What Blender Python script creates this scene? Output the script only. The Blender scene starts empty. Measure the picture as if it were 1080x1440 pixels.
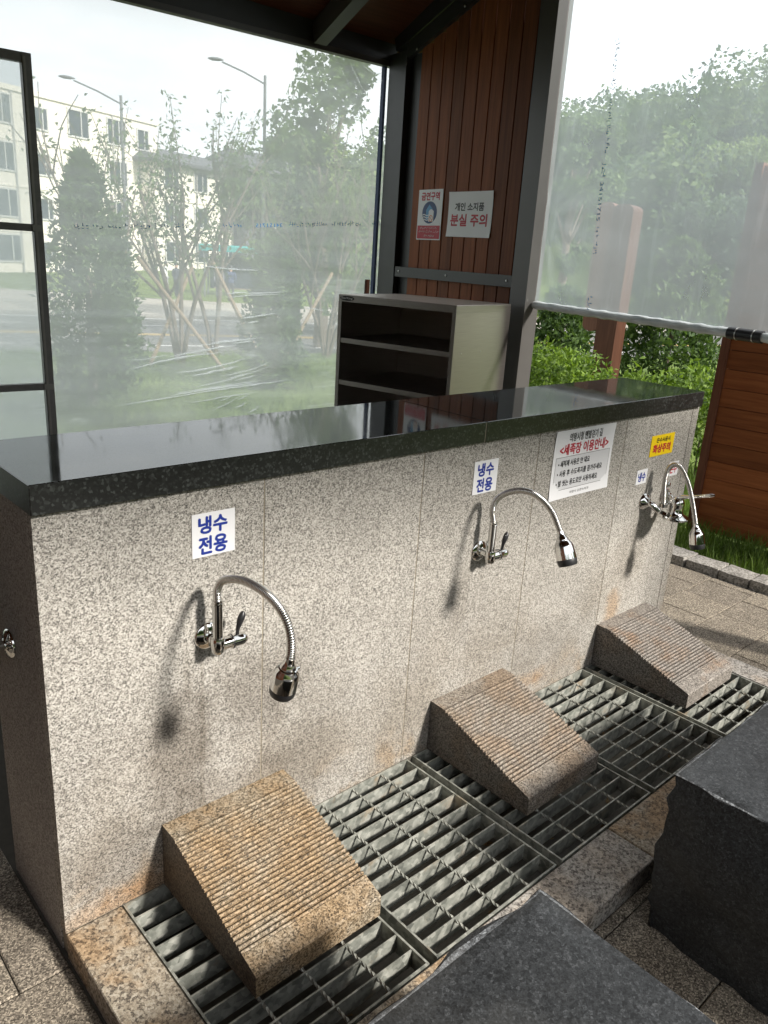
import bpy, bmesh, math, random
import numpy as np
from mathutils import Vector, Matrix, noise as mnoise

random.seed(7); rng = np.random.default_rng(7)
scene = bpy.context.scene
col = scene.collection
rad = math.radians

# ------------------------------------------------------------------ camera
YAW, PITCH, ROLL = 0.815605, -0.315320, 0.063350
fwd = Vector((math.cos(PITCH)*math.cos(YAW), math.cos(PITCH)*math.sin(YAW), math.sin(PITCH)))
rgt = Vector((math.sin(YAW), -math.cos(YAW), 0.0)); upv = rgt.cross(fwd)
r2 = rgt*math.cos(ROLL) + upv*math.sin(ROLL); u2 = -rgt*math.sin(ROLL) + upv*math.cos(ROLL)
cd = bpy.data.cameras.new('camera'); cam = bpy.data.objects.new('camera', cd); col.objects.link(cam)
M = Matrix((r2, u2, -fwd)).transposed().to_4x4(); M.translation = (-0.44407, -1.39407, 1.42690)
cam.matrix_world = M
cd.sensor_fit = 'HORIZONTAL'; cd.sensor_width = 36.0; cd.lens = 36.0*1100.27/1080.0
cd.clip_start = 0.02; cd.clip_end = 2000.0
scene.camera = cam

# ------------------------------------------------------------------ sky, sun, exposure
LIGHT = Vector((-0.34, 1.0, -0.74)).normalized()          # direction the sunlight travels
SUN_EL = math.asin(-LIGHT.z); SUN_AZ = math.atan2(-LIGHT.x, -LIGHT.y)   # azimuth clockwise from +Y
w = bpy.data.worlds.new('World'); scene.world = w; w.use_nodes = True
nt = w.node_tree; nt.nodes.clear()
out = nt.nodes.new('ShaderNodeOutputWorld'); bg = nt.nodes.new('ShaderNodeBackground')
sky = nt.nodes.new('ShaderNodeTexSky'); sky.sky_type = 'NISHITA'; sky.sun_disc = False
sky.sun_elevation = SUN_EL; sky.sun_rotation = SUN_AZ
sky.air_density = 1.0; sky.dust_density = 1.5; sky.ozone_density = 1.0
hs = nt.nodes.new('ShaderNodeHueSaturation'); hs.inputs['Saturation'].default_value = 0.6
tc = nt.nodes.new('ShaderNodeTexCoord'); cn = nt.nodes.new('ShaderNodeTexNoise')
cmap = nt.nodes.new('ShaderNodeMapping'); cmap.inputs['Scale'].default_value = (1.0, 1.0, 2.6)
cn.inputs['Scale'].default_value = 3.2; cn.inputs['Detail'].default_value = 6.0; cn.inputs['Roughness'].default_value = 0.6
cr = nt.nodes.new('ShaderNodeValToRGB'); cr.color_ramp.elements[0].position = 0.40; cr.color_ramp.elements[0].color = (5.7, 5.95, 6.25, 1)
cr.color_ramp.elements[1].position = 0.66; cr.color_ramp.elements[1].color = (7.4, 7.4, 7.4, 1)
mul = nt.nodes.new('ShaderNodeMixRGB'); mul.blend_type = 'MIX'; mul.inputs[0].default_value = 0.85     # thin bright cloud over most of the sky
nt.links.new(tc.outputs['Generated'], cmap.inputs['Vector']); nt.links.new(cmap.outputs['Vector'], cn.inputs['Vector'])
nt.links.new(cn.outputs['Fac'], cr.inputs['Fac'])
nt.links.new(sky.outputs['Color'], hs.inputs['Color']); nt.links.new(hs.outputs['Color'], mul.inputs[1])
nt.links.new(cr.outputs['Color'], mul.inputs[2]); nt.links.new(mul.outputs['Color'], bg.inputs['Color'])
bg.inputs['Strength'].default_value = 0.13
nt.links.new(bg.outputs['Background'], out.inputs['Surface'])

sd = bpy.data.lights.new('sun', 'SUN'); sun = bpy.data.objects.new('sun', sd); col.objects.link(sun)
sd.energy = 3.3; sd.angle = rad(6.5); sd.color = (1.0, 0.945, 0.865)
sun.rotation_euler = LIGHT.to_track_quat('-Z', 'Y').to_euler(); sun.location = (3, -8, 8)
scene.view_settings.view_transform = 'Standard'; scene.view_settings.look = 'None'
scene.view_settings.exposure = 1.0; scene.view_settings.gamma = 1.0
scene.view_settings.use_curve_mapping = False
scene.cycles.max_bounces = 10; scene.cycles.transparent_max_bounces = 16
scene.cycles.caustics_reflective = False; scene.cycles.caustics_refractive = False

# ------------------------------------------------------------------ material helpers
class NT:
    def __init__(s, name):
        s.m = bpy.data.materials.new(name); s.m.use_nodes = True
        s.t = s.m.node_tree; s.t.nodes.clear()
        s.o = s.t.nodes.new('ShaderNodeOutputMaterial')
    def n(s, kind, **kw):
        x = s.t.nodes.new('ShaderNode' + kind)
        for k, v in kw.items():
            if k.startswith('_'): setattr(x, k[1:], v)
            else:
                k2 = k.replace('__', ' ')
                s.put(x.inputs[k2], v)
        return x
    def put(s, sock, v):
        if hasattr(v, 'links') or isinstance(v, bpy.types.NodeSocket): s.t.links.new(v, sock)
        else:
            if isinstance(v, (tuple, list)) and len(v) == 3 and sock.type == 'RGBA': v = (*v, 1.0)
            sock.default_value = v
    def ramp(s, fac, stops, interp='LINEAR'):
        x = s.t.nodes.new('ShaderNodeValToRGB'); x.color_ramp.interpolation = interp
        e = x.color_ramp.elements
        while len(e) < len(stops): e.new(0.5)
        for el, (p, c) in zip(e, stops):
            el.position = p
            if isinstance(c, (int, float)): c = (c, c, c)
            el.color = (*c, 1.0)
        s.put(x.inputs['Fac'], fac)
        return x.outputs['Color']
    def mix(s, f, a, b, mode='MIX'):
        x = s.t.nodes.new('ShaderNodeMixRGB'); x.blend_type = mode
        s.put(x.inputs[0], f); s.put(x.inputs[1], a); s.put(x.inputs[2], b)
        return x.outputs[0]
    def math(s, op, a, b=0.0):
        x = s.t.nodes.new('ShaderNodeMath'); x.operation = op
        s.put(x.inputs[0], a); s.put(x.inputs[1], b)
        return x.outputs[0]
    def coord(s, which='Object', scale=(1, 1, 1), loc=(0, 0, 0)):
        if which == 'World': v = s.n('NewGeometry').outputs['Position']
        else: v = s.n('TexCoord').outputs[which]
        if scale != (1, 1, 1) or loc != (0, 0, 0):
            mp = s.n('Mapping'); s.put(mp.inputs['Vector'], v)
            mp.inputs['Scale'].default_value = scale; mp.inputs['Location'].default_value = loc
            v = mp.outputs['Vector']
        return v
    def noise(s, v, scale, detail=2.0, rough=0.5, out='Fac'):
        x = s.n('TexNoise', Scale=scale, Detail=detail, Roughness=rough); s.put(x.inputs['Vector'], v)
        return x.outputs[out]
    def voro(s, v, scale, out='Color', rnd=1.0):
        x = s.n('TexVoronoi', Scale=scale, Randomness=rnd); s.put(x.inputs['Vector'], v)
        return x.outputs[out]
    def bump(s, h, strength=0.3, dist=0.002):
        x = s.n('Bump', Strength=strength, Distance=dist); s.put(x.inputs['Height'], h)
        return x.outputs['Normal']
    def bsdf(s, color, rough=0.5, metal=0.0, normal=None, spec=0.5, **kw):
        x = s.n('BsdfPrincipled'); s.put(x.inputs['Base Color'], color); s.put(x.inputs['Roughness'], rough)
        s.put(x.inputs['Metallic'], metal); s.put(x.inputs['Specular IOR Level'], spec)
        if normal is not None: s.put(x.inputs['Normal'], normal)
        for k, v in kw.items(): s.put(x.inputs[k.replace('__', ' ')], v)
        return x.outputs['BSDF']
    def done(s, shader): s.t.links.new(shader, s.o.inputs['Surface']); return s.m

def plain(name, color, rough=0.5, metal=0.0, spec=0.5, var=0.0, vscale=8.0, bump=0.0, bscale=60.0):
    t = NT(name); c = color; nrm = None
    v = t.coord('Object')
    if var: c = t.mix(t.math('MULTIPLY', t.noise(v, vscale, 4, .6), 1.0), tuple(x*(1-var) for x in color), tuple(min(1, x*(1+var)) for x in color))
    if bump: nrm = t.bump(t.noise(v, bscale, 3), bump, 0.002)
    return t.done(t.bsdf(c, rough, metal, nrm, spec))

def granite(name, stops, scale, rough=0.6, tint=None, tintmask=None, bump=0.25, world=True, extra=None):
    """stops: crystal colours by share; two crystal sizes."""
    t = NT(name); v = t.coord('World' if world else 'Object')
    wob = t.noise(v, scale*0.6, 2, .5, 'Color')
    vv = t.n('VectorMath', _operation='MULTIPLY_ADD'); t.put(vv.inputs[0], wob); vv.inputs[1].default_value = (0.45/scale,)*3; t.put(vv.inputs[2], v)
    c1 = t.n('SeparateColor', Color=t.voro(vv.outputs[0], scale)).outputs[0]
    c2 = t.n('SeparateColor', Color=t.voro(vv.outputs[0], scale*2.1)).outputs[1]
    f = t.math('ADD', t.math('MULTIPLY', c1, 0.6), t.math('MULTIPLY', c2, 0.4))
    c = t.ramp(f, stops)
    fine = t.noise(v, scale*3.0, 2, .6)
    c = t.mix(0.35, c, t.ramp(fine, [(0.3, 0.55), (0.7, 1.25)]), 'MULTIPLY')
    big = t.noise(v, 4.0, 4, .55)
    c = t.mix(0.6, c, t.ramp(big, [(0.3, 0.82), (0.7, 1.1)]), 'MULTIPLY')
    c = t.mix(1.0, c, t.ramp(t.n('ObjectInfo').outputs['Random'], [(0, (.90, .89, .875)), (1, (1.06, 1.06, 1.055))]), 'MULTIPLY')
    if extra: c = extra(t, v, c)
    nrm = t.bump(t.math('ADD', f, t.math('MULTIPLY', fine, .6)), bump, 0.0012)
    return t.done(t.bsdf(c, rough, 0.0, nrm, 0.4))

def band(t, val, lo, hi, inv=False):
    x = t.n('MapRange', _interpolation_type='SMOOTHSTEP'); t.put(x.inputs['Value'], val)
    x.inputs['From Min'].default_value = lo; x.inputs['From Max'].default_value = hi
    if inv: x.inputs['To Min'].default_value = 1.0; x.inputs['To Max'].default_value = 0.0
    return x.outputs['Result']

def spot(t, v, cx, cz, rx, rz):
    """soft blob mask on the wall plane (x, z)"""
    s = t.n('SeparateXYZ'); t.put(s.inputs[0], v)
    a = t.math('DIVIDE', t.math('SUBTRACT', s.outputs[0], cx), rx); b = t.math('DIVIDE', t.math('SUBTRACT', s.outputs[2], cz), rz)
    d = t.math('SQRT', t.math('ADD', t.math('MULTIPLY', a, a), t.math('MULTIPLY', b, b)))
    d = t.math('ADD', d, t.math('MULTIPLY', t.math('SUBTRACT', t.noise(v, 14, 5, .65), .5), 1.5))
    return band(t, d, 0.35, 1.15, True)

def wall_stains(t, v, c):
    # water stains below the taps, iron tint along the foot
    for cx, cz, rx, rz, k in ((0.28, 0.32, .10, .22, .75), (0.50, 0.42, .17, .13, .6), (0.13, .12, .16, .12, .6), (.40, .16, .25, .10, .4), (1.62, .18, .2, .12, .3),
                              (2.16, .42, .12, .16, .35), (1.20, .45, .05, .16, .35), (0.62, .16, .2, .14, .35)):
        m = t.math('MULTIPLY', spot(t, v, cx, cz, rx, rz), k)
        c = t.mix(m, c, (0.50, 0.47, 0.44), 'MULTIPLY')
    s = t.n('SeparateXYZ'); t.put(s.inputs[0], v)
    low = t.math('MULTIPLY', band(t, s.outputs[2], .10, .62, True), band(t, t.noise(v, 3.2, 5, .62), .36, .62))
    c = t.mix(t.math('MULTIPLY', low, .55), c, (.66, .60, .52), 'MULTIPLY')
    # drip streaks under the taps
    mp = t.n('Mapping'); t.put(mp.inputs['Vector'], v); mp.inputs['Scale'].default_value = (55, 1, 1.6)
    st_ = band(t, t.noise(mp.outputs[0], 1.0, 3, .6), .48, .66)
    for cx, wd in ((.34, .075), (1.26, .06), (2.21, .06), (2.36, .05)):
        a = t.math('ABSOLUTE', t.math('SUBTRACT', s.outputs[0], cx))
        m = t.math('MULTIPLY', t.math('MULTIPLY', band(t, a, wd*.4, wd, True), band(t, s.outputs[2], .52, .60, True)), st_)
        c = t.mix(t.math('MULTIPLY', m, .55), c, (.58, .55, .51), 'MULTIPLY')
    foot = t.math('MULTIPLY', band(t, s.outputs[2], 0.02, 0.16, True), band(t, t.noise(v, 9, 4, .6), .45, .65))
    c = t.mix(t.math('MULTIPLY', foot, .55), c, (0.85, 0.62, 0.38), 'MULTIPLY')
    for cx, cz, rx, rz, k in ((2.10, .20, .06, .10, .5), (0.16, 0.0, .2, .06, .55), (1.55, .05, .22, .05, .45)):
        m = t.math('MULTIPLY', spot(t, v, cx, cz, rx, rz), k)
        c = t.mix(m, c, (0.9, 0.58, 0.30), 'MULTIPLY')
    return c

def rust(amount, lo=.45, hi=.62, tone=(0.95, 0.62, 0.30)):
    def f(t, v, c):
        m = band(t, t.noise(v, 6.0, 5, .62), lo, hi)
        return t.mix(t.math('MULTIPLY', m, amount), c, tone, 'MULTIPLY')
    return f

MAT = {}
MAT['wall'] = granite('wall_granite', [(0.16, (0.07, .067, .062)), (0.32, (.21, .196, .178)), (0.48, (.345, .325, .293)), (0.64, (.45, .426, .388)), (0.88, (.62, .598, .56))], 340, 0.62, extra=wall_stains)
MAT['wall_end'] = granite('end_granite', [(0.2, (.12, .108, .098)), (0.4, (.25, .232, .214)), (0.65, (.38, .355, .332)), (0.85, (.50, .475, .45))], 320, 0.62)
MAT['base'] = granite('base_granite', [(0.18, (.10, .085, .07)), (0.36, (.27, .23, .18)), (0.6, (.42, .37, .29)), (0.85, (.55, .50, .42))], 150, 0.65, extra=rust(.55))
MAT['base_grey'] = granite('front_slab_granite', [(0.18, (.10, .09, .085)), (0.36, (.25, .235, .215)), (0.6, (.38, .36, .335)), (0.85, (.50, .475, .44))], 150, 0.65, extra=rust(.25))
MAT['block_a'] = granite('block_granite_ochre', [(0.18, (.045, .037, .028)), (0.36, (.185, .148, .10)), (0.6, (.33, .275, .20)), (0.85, (.47, .41, .325))], 260, 0.6, extra=rust(.6, .38, .62, (1.0, .74, .44)), bump=.4)
MAT['block_b'] = granite('block_granite_tan', [(0.18, (.045, .038, .032)), (0.36, (.18, .152, .122)), (0.6, (.30, .262, .22)), (0.85, (.43, .39, .34))], 260, 0.6, extra=rust(.35), bump=.4)
MAT['block_c'] = granite('block_granite_grey', [(0.18, (.04, .036, .032)), (0.36, (.15, .132, .115)), (0.6, (.255, .23, .205)), (0.85, (.38, .35, .315))], 260, 0.6, extra=rust(.5, .5, .66, (1.0, .6, .3)), bump=.4)
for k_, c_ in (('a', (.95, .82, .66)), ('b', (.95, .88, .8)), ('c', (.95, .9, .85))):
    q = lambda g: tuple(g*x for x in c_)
    MAT['block_%s_side' % k_] = granite('block_%s_damp_side' % k_, [(0.18, q(.025)), (0.36, q(.085)), (0.6, q(.15)), (0.85, q(.23))], 260, 0.5, extra=rust(.3), bump=.3)  # end faces darkened in the colour to imitate their shade
MAT['kerb'] = granite('kerb_granite', [(0.2, (.16, .15, .135)), (0.45, (.30, .285, .26)), (0.7, (.42, .40, .37)), (0.9, (.5, .48, .45))], 120, 0.8, bump=.5)
t = NT('polished_black_granite'); v = t.coord('World')
f = t.n('SeparateColor', Color=t.voro(v, 260)).outputs[0]
c = t.ramp(f, [(0.3, (.008, .009, .009)), (0.72, (.016, .018, .018)), (0.86, (.032, .035, .036)), (0.97, (.06, .065, .066))])
fg = t.noise(v, 5, 4, .6)
MAT['cap'] = t.done(t.bsdf(c, t.ramp(fg, [(0.35, 0.03), (0.75, 0.09)]), 0, t.bump(t.noise(v, 3.0, 2), .02, .01), 1.0))
t = NT('flamed_black_granite_edge'); v = t.coord('World')
f = t.n('SeparateColor', Color=t.voro(v, 200)).outputs[0]
c = t.ramp(f, [(0.3, (.012, .013, .013)), (0.68, (.018, .0195, .019)), (0.84, (.033, .036, .035)), (0.97, (.065, .072, .069))])
MAT['cap_edge'] = t.done(t.bsdf(c, .3, 0, t.bump(f, .15, .001), 0.5))
def dark_stone(name, k, rough, bump):
    t = NT(name); v = t.coord('World')
    f1 = t.n('SeparateColor', Color=t.voro(v, 170)).outputs[0]; f2 = t.n('SeparateColor', Color=t.voro(v, 420)).outputs[0]
    f = t.math('ADD', t.math('MULTIPLY', f1, .5), t.math('MULTIPLY', f2, .5))
    c = t.ramp(f, [(0.2, (.012*k, .0125*k, .013*k)), (0.5, (.03*k, .032*k, .034*k)), (0.74, (.042*k, .0445*k, .047*k)), (0.95, (.085*k, .09*k, .095*k))])
    c = t.mix(.5, c, t.ramp(t.noise(v, 7, 4, .6), [(.3, .6), (.7, 1.3)]), 'MULTIPLY')
    dst = t.math('MULTIPLY', band(t, t.noise(v, 2.6, 6, .65), .50, .68), .35)
    c = t.mix(dst, c, (.085*k, .084*k, .08*k))
    rg = t.math('ADD', rough-.1, t.math('MULTIPLY', t.noise(v, 9, 5, .65), .25))
    return t.done(t.bsdf(c, rg, 0, t.bump(t.math('ADD', f, t.noise(v, 60, 5, .7)), bump, .004), .45))
MAT['bench_top'] = dark_stone('bench_top_granite', .95, .34, .14)
MAT['bench_side'] = dark_stone('bench_split_granite', .8, .75, .9)
MAT['chip'] = dark_stone('bench_chipped_edge', 5.0, .8, .5)
def paver_mat(name, a, b):
    t = NT(name); v = t.coord('World')
    f = t.n('SeparateColor', Color=t.voro(v, 330)).outputs[0]
    c = t.ramp(f, [(0.1, tuple(x*.45 for x in a)), (0.45, a), (0.75, b), (0.96, tuple(min(.75, x*1.7) for x in b))])
    rnd = t.n('ObjectInfo').outputs['Random']
    c = t.mix(.8, c, t.ramp(rnd, [(0, (.78, .76, .74)), (1, (1.15, 1.12, 1.06))]), 'MULTIPLY')
    c = t.mix(.6, c, t.ramp(t.noise(v, 5, 4, .6), [(.3, .75), (.7, 1.15)]), 'MULTIPLY')
    return t.done(t.bsdf(c, .9, 0, t.bump(f, .7, .0015), .2))
MAT['paver'] = paver_mat('paver_brown_grey', (.20, .175, .145), (.31, .275, .225))
MAT['joint_sand'] = plain('joint_sand', (.07, .062, .05), .95, var=.3, vscale=40)
MAT['groove_dark'] = plain('groove_dark', (.075, .058, .042), .9, var=.4, vscale=40)  # dark brown colour of the groove floors
MAT['mortar'] = plain('mortar', (.27, .235, .18), .9, var=.15)
t = NT('galvanised_steel'); v = t.coord('World')
gz = t.noise(v, 28, 4, .6); gv = t.n('SeparateColor', Color=t.voro(v, 70)).outputs[0]
c = t.ramp(t.math('ADD', t.math('MULTIPLY', gz, .7), t.math('MULTIPLY', gv, .3)), [(.3, (.16, .168, .15)), (.5, (.30, .31, .275)), (.72, (.50, .505, .455))])
c = t.mix(t.math('MULTIPLY', band(t, t.noise(v, 11, 5, .6), .58, .72), .5), c, (.42, .30, .18))
MAT['galv'] = t.done(t.bsdf(c, t.ramp(gz, [(.3, .3), (.7, .55)]), .25, t.bump(gz, .1, .001), .5))
t = NT('trench_concrete'); v = t.coord('World')
MAT['trench'] = t.done(t.bsdf(t.ramp(t.noise(v, 12, 5, .6), [(.3, (.06, .055, .045)), (.7, (.16, .145, .12))]), .7, 0, t.bump(t.noise(v, 50, 4), .4, .004)))
t = NT('chrome'); v = t.coord('Object')
MAT['chrome'] = t.done(t.bsdf((.72, .71, .69), t.ramp(t.noise(v, 60, 3), [(.4, .06), (.8, .16)]), 1.0))
MAT['chrome_hose'] = plain('hose_steel', (.60, .58, .55), .24, 1.0)
MAT['black_plastic'] = plain('black_plastic', (.018, .018, .02), .4)
t = NT('brushed_stainless'); v = t.coord('Object', (2, 2, 160))
MAT['steel'] = t.done(t.bsdf(t.mix(.5, (.40, .37, .345), t.ramp(t.noise(v, 3, 3), [(.3, .75), (.7, 1.1)]), 'MULTIPLY'), .36, .92, t.bump(t.noise(v, 5, 2), .03, .001)))
MAT['rail_steel'] = plain('stile_steel', (.36, .355, .34), .45, .5, var=.2, vscale=5)
MAT['frame_dark'] = plain('dark_painted_steel', (.035, .036, .038), .42, 0.0, .5, var=.25, vscale=3)
MAT['post_paint'] = plain('grey_painted_steel', (.09, .086, .082), .38, 0.0, .5, var=.2, vscale=3)
MAT['alu'] = plain('aluminium_grey', (.24, .24, .24), .45, .4, var=.3, vscale=20)
def wood(name, a, b, axis, rough=.55, scale=1.0):
    t = NT(name); sc = [26*scale]*3; sc['xyz'.index(axis)] = 1.6*scale
    inf = t.n('ObjectInfo'); off = t.n('CombineXYZ')
    for i in range(3): t.put(off.inputs[i], t.math('MULTIPLY', inf.outputs['Random'], 37.0+i*11))
    va = t.n('VectorMath', _operation='ADD'); t.put(va.inputs[0], t.coord('Object')); t.put(va.inputs[1], off.outputs[0])
    mp = t.n('Mapping'); t.put(mp.inputs['Vector'], va.outputs[0]); mp.inputs['Scale'].default_value = sc
    g = t.noise(mp.outputs[0], 1.6, 6, .65)
    c = t.ramp(g, [(.28, a), (.72, b)])
    c = t.mix(.85, c, t.ramp(inf.outputs['Random'], [(0, (.68, .66, .64)), (.5, (.95, .95, .95)), (1, (1.25, 1.2, 1.15))]), 'MULTIPLY')
    return t.done(t.bsdf(c, rough, 0, t.bump(g, .12, .002), .25))
MAT['panel_wood'] = wood('panel_wood', (.13, .038, .013), (.28, .09, .032), 'z', .6)
MAT['fence_wood'] = wood('fence_wood', (.22, .066, .022), (.42, .145, .05), 'x', .62)
MAT['brown_wood'] = wood('brown_post_wood', (.06, .024, .014), (.12, .05, .03), 'z', .6)
MAT['red_wood'] = wood('reddish_board_wood', (.15, .06, .035), (.26, .11, .065), 'z', .6)
MAT['ceiling_wood'] = wood('ceiling_wood', (.07, .022, .010), (.13, .045, .02), 'x', .5)
MAT['board_wood'] = wood('weathered_board_wood', (.10, .045, .03), (.17, .08, .05), 'z', .6)
MAT['stake_wood'] = wood('stake_wood', (.20, .15, .10), (.34, .27, .19), 'z', .8)
MAT['bark'] = plain('bark', (.14, .115, .09), .9, var=.4, vscale=30)
MAT['paper'] = plain('paper_white', (.80, .80, .82), .5)
MAT['paper_grey'] = plain('paper_grey', (.64, .64, .66), .5)
MAT['ink_blue'] = plain('ink_blue', (.012, .035, .28), .5)
MAT['ink_black'] = plain('ink_black', (.012, .012, .014), .5)
MAT['ink_red'] = plain('ink_red', (.48, .012, .035), .5)
MAT['yellow'] = plain('sticker_yellow', (.85, .60, .01), .45)
MAT['navy'] = plain('icon_navy', (.01, .045, .16), .5)
MAT['sky_blue'] = plain('icon_light_blue', (.10, .32, .58), .5)
MAT['orange'] = plain('icon_orange', (.65, .18, .03), .5)
MAT['film_ink'] = plain('film_ink', (.004, .20, .55), .6)
MAT['bolt'] = plain('zinc_bolt', (.62, .62, .60), .3, .9)
MAT['blue_edge'] = plain('blue_tarp_edge', (.01, .04, .14), .5)

def film(name, veil, wr, seed, tint=(.88, .92, .93)):
    t = NT(name); v = t.coord('Object', loc=(seed, seed*.7, 0))
    streak = t.noise(t.coord('Object', (1.2, 1.2, 7.0), (seed, 0, seed)), 2.2, 5, .6)
    dust = t.noise(v, 3.0, 5, .65)
    spk = band(t, t.noise(v, 160, 2, .5), .70, .78)
    fac0 = t.math('ADD', t.math('ADD', veil, t.math('MULTIPLY', t.math('SUBTRACT', dust, .5), .09)), t.math('MULTIPLY', spk, .05))
    rt_ = t.n('Mapping'); t.put(rt_.inputs['Vector'], t.coord('Object')); rt_.inputs['Rotation'].default_value = (0, rad(12), 0); rt_.inputs['Scale'].default_value = (.55, .55, 6.5); rt_.inputs['Location'].default_value = (seed, 0, seed)
    wrk = t.noise(rt_.outputs[0], 1.6, 1.0, .4)
    crease = band(t, t.math('ABSOLUTE', t.math('SUBTRACT', wrk, .5)), .0, .011, True)
    lowz = t.n('SeparateXYZ'); t.put(lowz.inputs[0], t.coord('Object'))
    patch = t.math('MULTIPLY', band(t, t.noise(v, 1.6, 3, .6), .47, .6), band(t, lowz.outputs[2], .9, 1.9, True))
    fac = t.math('ADD', t.math('ADD', fac0, t.math('MULTIPLY', t.math('MULTIPLY', crease, patch), .03)), t.math('MULTIPLY', t.math('MULTIPLY', band(t, streak, .48, .70), patch), .24))
    if name.endswith('side'): fac = t.math('ADD', fac0, t.math('MULTIPLY', band(t, t.noise(t.coord('Object', (9, 9, 1.1), (0, 0, seed)), 2.0, 5, .6), .52, .75), .05))
    hgt = t.math('MULTIPLY', wrk, 1.0)
    nrm = t.bump(hgt, wr, .05)
    tr = t.n('BsdfTransparent', Color=(.95, .965, .965)).outputs[0]
    df = t.n('BsdfDiffuse', Color=(.82, .85, .86), Normal=nrm).outputs[0]
    tl = t.n('BsdfTranslucent', Color=tint, Normal=nrm).outputs[0]
    gl = t.n('BsdfGlossy', Color=(.9, .9, .9), Roughness=.16, Normal=nrm).outputs[0]
    m1 = t.n('MixShader', Fac=.85); t.put(m1.inputs[1], df); t.put(m1.inputs[2], tl)
    m2 = t.n('MixShader'); t.put(m2.inputs[0], fac); t.put(m2.inputs[1], tr); t.put(m2.inputs[2], m1.outputs[0])
    fr = t.n('LayerWeight', Blend=.12, Normal=nrm).outputs['Fresnel']
    m3 = t.n('MixShader'); t.put(m3.inputs[0], t.math('MULTIPLY', fr, .55)); t.put(m3.inputs[1], m2.outputs[0]); t.put(m3.inputs[2], gl)
    return t.done(m3.outputs[0])
MAT['film_back'] = film('clear_film_back', .49, .22, 1.3)
MAT['film_door'] = film('clear_film_door', .52, .2, 4.1)
MAT['film_right'] = film('clear_film_side', .29, .06, 7.7, (.76, .86, .90))  # bluish veil tint stands in for haze over the far hill
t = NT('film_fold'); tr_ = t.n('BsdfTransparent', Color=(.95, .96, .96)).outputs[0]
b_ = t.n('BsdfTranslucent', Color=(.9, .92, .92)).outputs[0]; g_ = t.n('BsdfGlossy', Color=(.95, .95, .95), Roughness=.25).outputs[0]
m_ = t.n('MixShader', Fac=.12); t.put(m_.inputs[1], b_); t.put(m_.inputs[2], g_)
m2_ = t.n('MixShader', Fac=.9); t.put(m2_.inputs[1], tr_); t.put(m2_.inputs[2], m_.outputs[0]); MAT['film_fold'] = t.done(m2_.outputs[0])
t = NT('rolled_film'); v = t.coord('Object', (30, 6, 30))
MAT['roll'] = t.done(t.bsdf(t.ramp(t.noise(v, 2, 4), [(.3, (.55, .61, .62)), (.7, (.85, .89, .9))]), .18, 0, t.bump(t.noise(v, 2, 3), .6, .01), .6))

def leaf(name, dark, mid, lite, nscale, trans=.35):
    t = NT(name); v = t.coord('Object')
    c = t.ramp(t.math('ADD', t.math('MULTIPLY', t.noise(v, nscale, 3, .6), .7), t.math('MULTIPLY', t.n('SeparateColor', Color=t.voro(v, nscale*9)).outputs[0], .3)), [(.3, dark), (.5, mid), (.72, lite)])
    b = t.bsdf(c, .55, 0, None, .3); tl = t.n('BsdfTranslucent'); t.put(tl.inputs['Color'], t.mix(1.0, c, (1.2, 1.25, .6), 'MULTIPLY'))
    m = t.n('MixShader', Fac=trans); t.put(m.inputs[1], b); t.put(m.inputs[2], tl.outputs[0])
    return t.done(m.outputs[0])
MAT['dry_leaf'] = leaf('dry_leaf', (.10, .06, .03), (.2, .13, .06), (.33, .24, .12), 30, .1)
MAT['thuja'] = leaf('thuja_leaf', (.028, .058, .018), (.065, .115, .034), (.13, .20, .06), 5)
MAT['hedge'] = leaf('hedge_leaf', (.05, .09, .015), (.12, .20, .03), (.24, .34, .055), 6)
MAT['leaf_mid'] = leaf('tree_leaf_mid', (.04, .075, .028), (.085, .14, .045), (.15, .22, .07), 1.2)
MAT['leaf_pale'] = leaf('tree_leaf_pale', (.075, .12, .036), (.14, .205, .06), (.25, .32, .10), .8)
MAT['leaf_dark'] = leaf('tree_leaf_dark', (.025, .05, .03), (.05, .09, .048), (.09, .14, .07), .6)
MAT['forest'] = leaf('forest_leaf', (.028, .06, .03), (.065, .115, .045), (.15, .205, .065), .09)
MAT['grass'] = leaf('grass_blade', (.05, .085, .015), (.10, .17, .03), (.18, .26, .05), 3, .3)
t = NT('lawn'); v = t.coord('World')
g1 = t.noise(v, 1.4, 6, .65); g2 = t.noise(v, 26, 4, .6)
c = t.ramp(t.math('ADD', t.math('MULTIPLY', g1, .55), t.math('MULTIPLY', g2, .45)), [(.33, (.11, .095, .045)), (.44, (.09, .13, .03)), (.6, (.16, .22, .05)), (.75, (.26, .29, .085))])
MAT['lawn'] = t.done(t.bsdf(c, .9, 0, t.bump(g2, .8, .03), .2))
t = NT('asphalt'); v = t.coord('World')
MAT['asphalt'] = t.done(t.bsdf(t.ramp(t.noise(v, 2.5, 5, .6), [(.3, (.10, .10, .098)), (.7, (.17, .168, .16))]), .9, 0, t.bump(t.noise(v, 60, 3), .3, .01)))
MAT['road_white'] = plain('road_paint_white', (.68, .68, .66), .7, var=.12, vscale=3)
MAT['road_yellow'] = plain('road_paint_yellow', (.62, .42, .10), .7, var=.12, vscale=3)
MAT['sidewalk'] = plain('sidewalk_pavers', (.36, .33, .28), .9, var=.15, vscale=1.5)
MAT['cream'] = plain('cream_render', (.78, .73, .64), .8, var=.06, vscale=.4)
MAT['grey_render'] = plain('grey_render', (.36, .35, .33), .8, var=.06, vscale=.4)
MAT['dark_roof'] = plain('dark_roof', (.07, .072, .08), .7, var=.2, vscale=.5)
MAT['slate_wall'] = plain('slate_wall', (.10, .11, .13), .7, var=.2, vscale=.5)
MAT['pane'] = plain('window_glass', (.03, .045, .06), .08, 0, .6)
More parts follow.
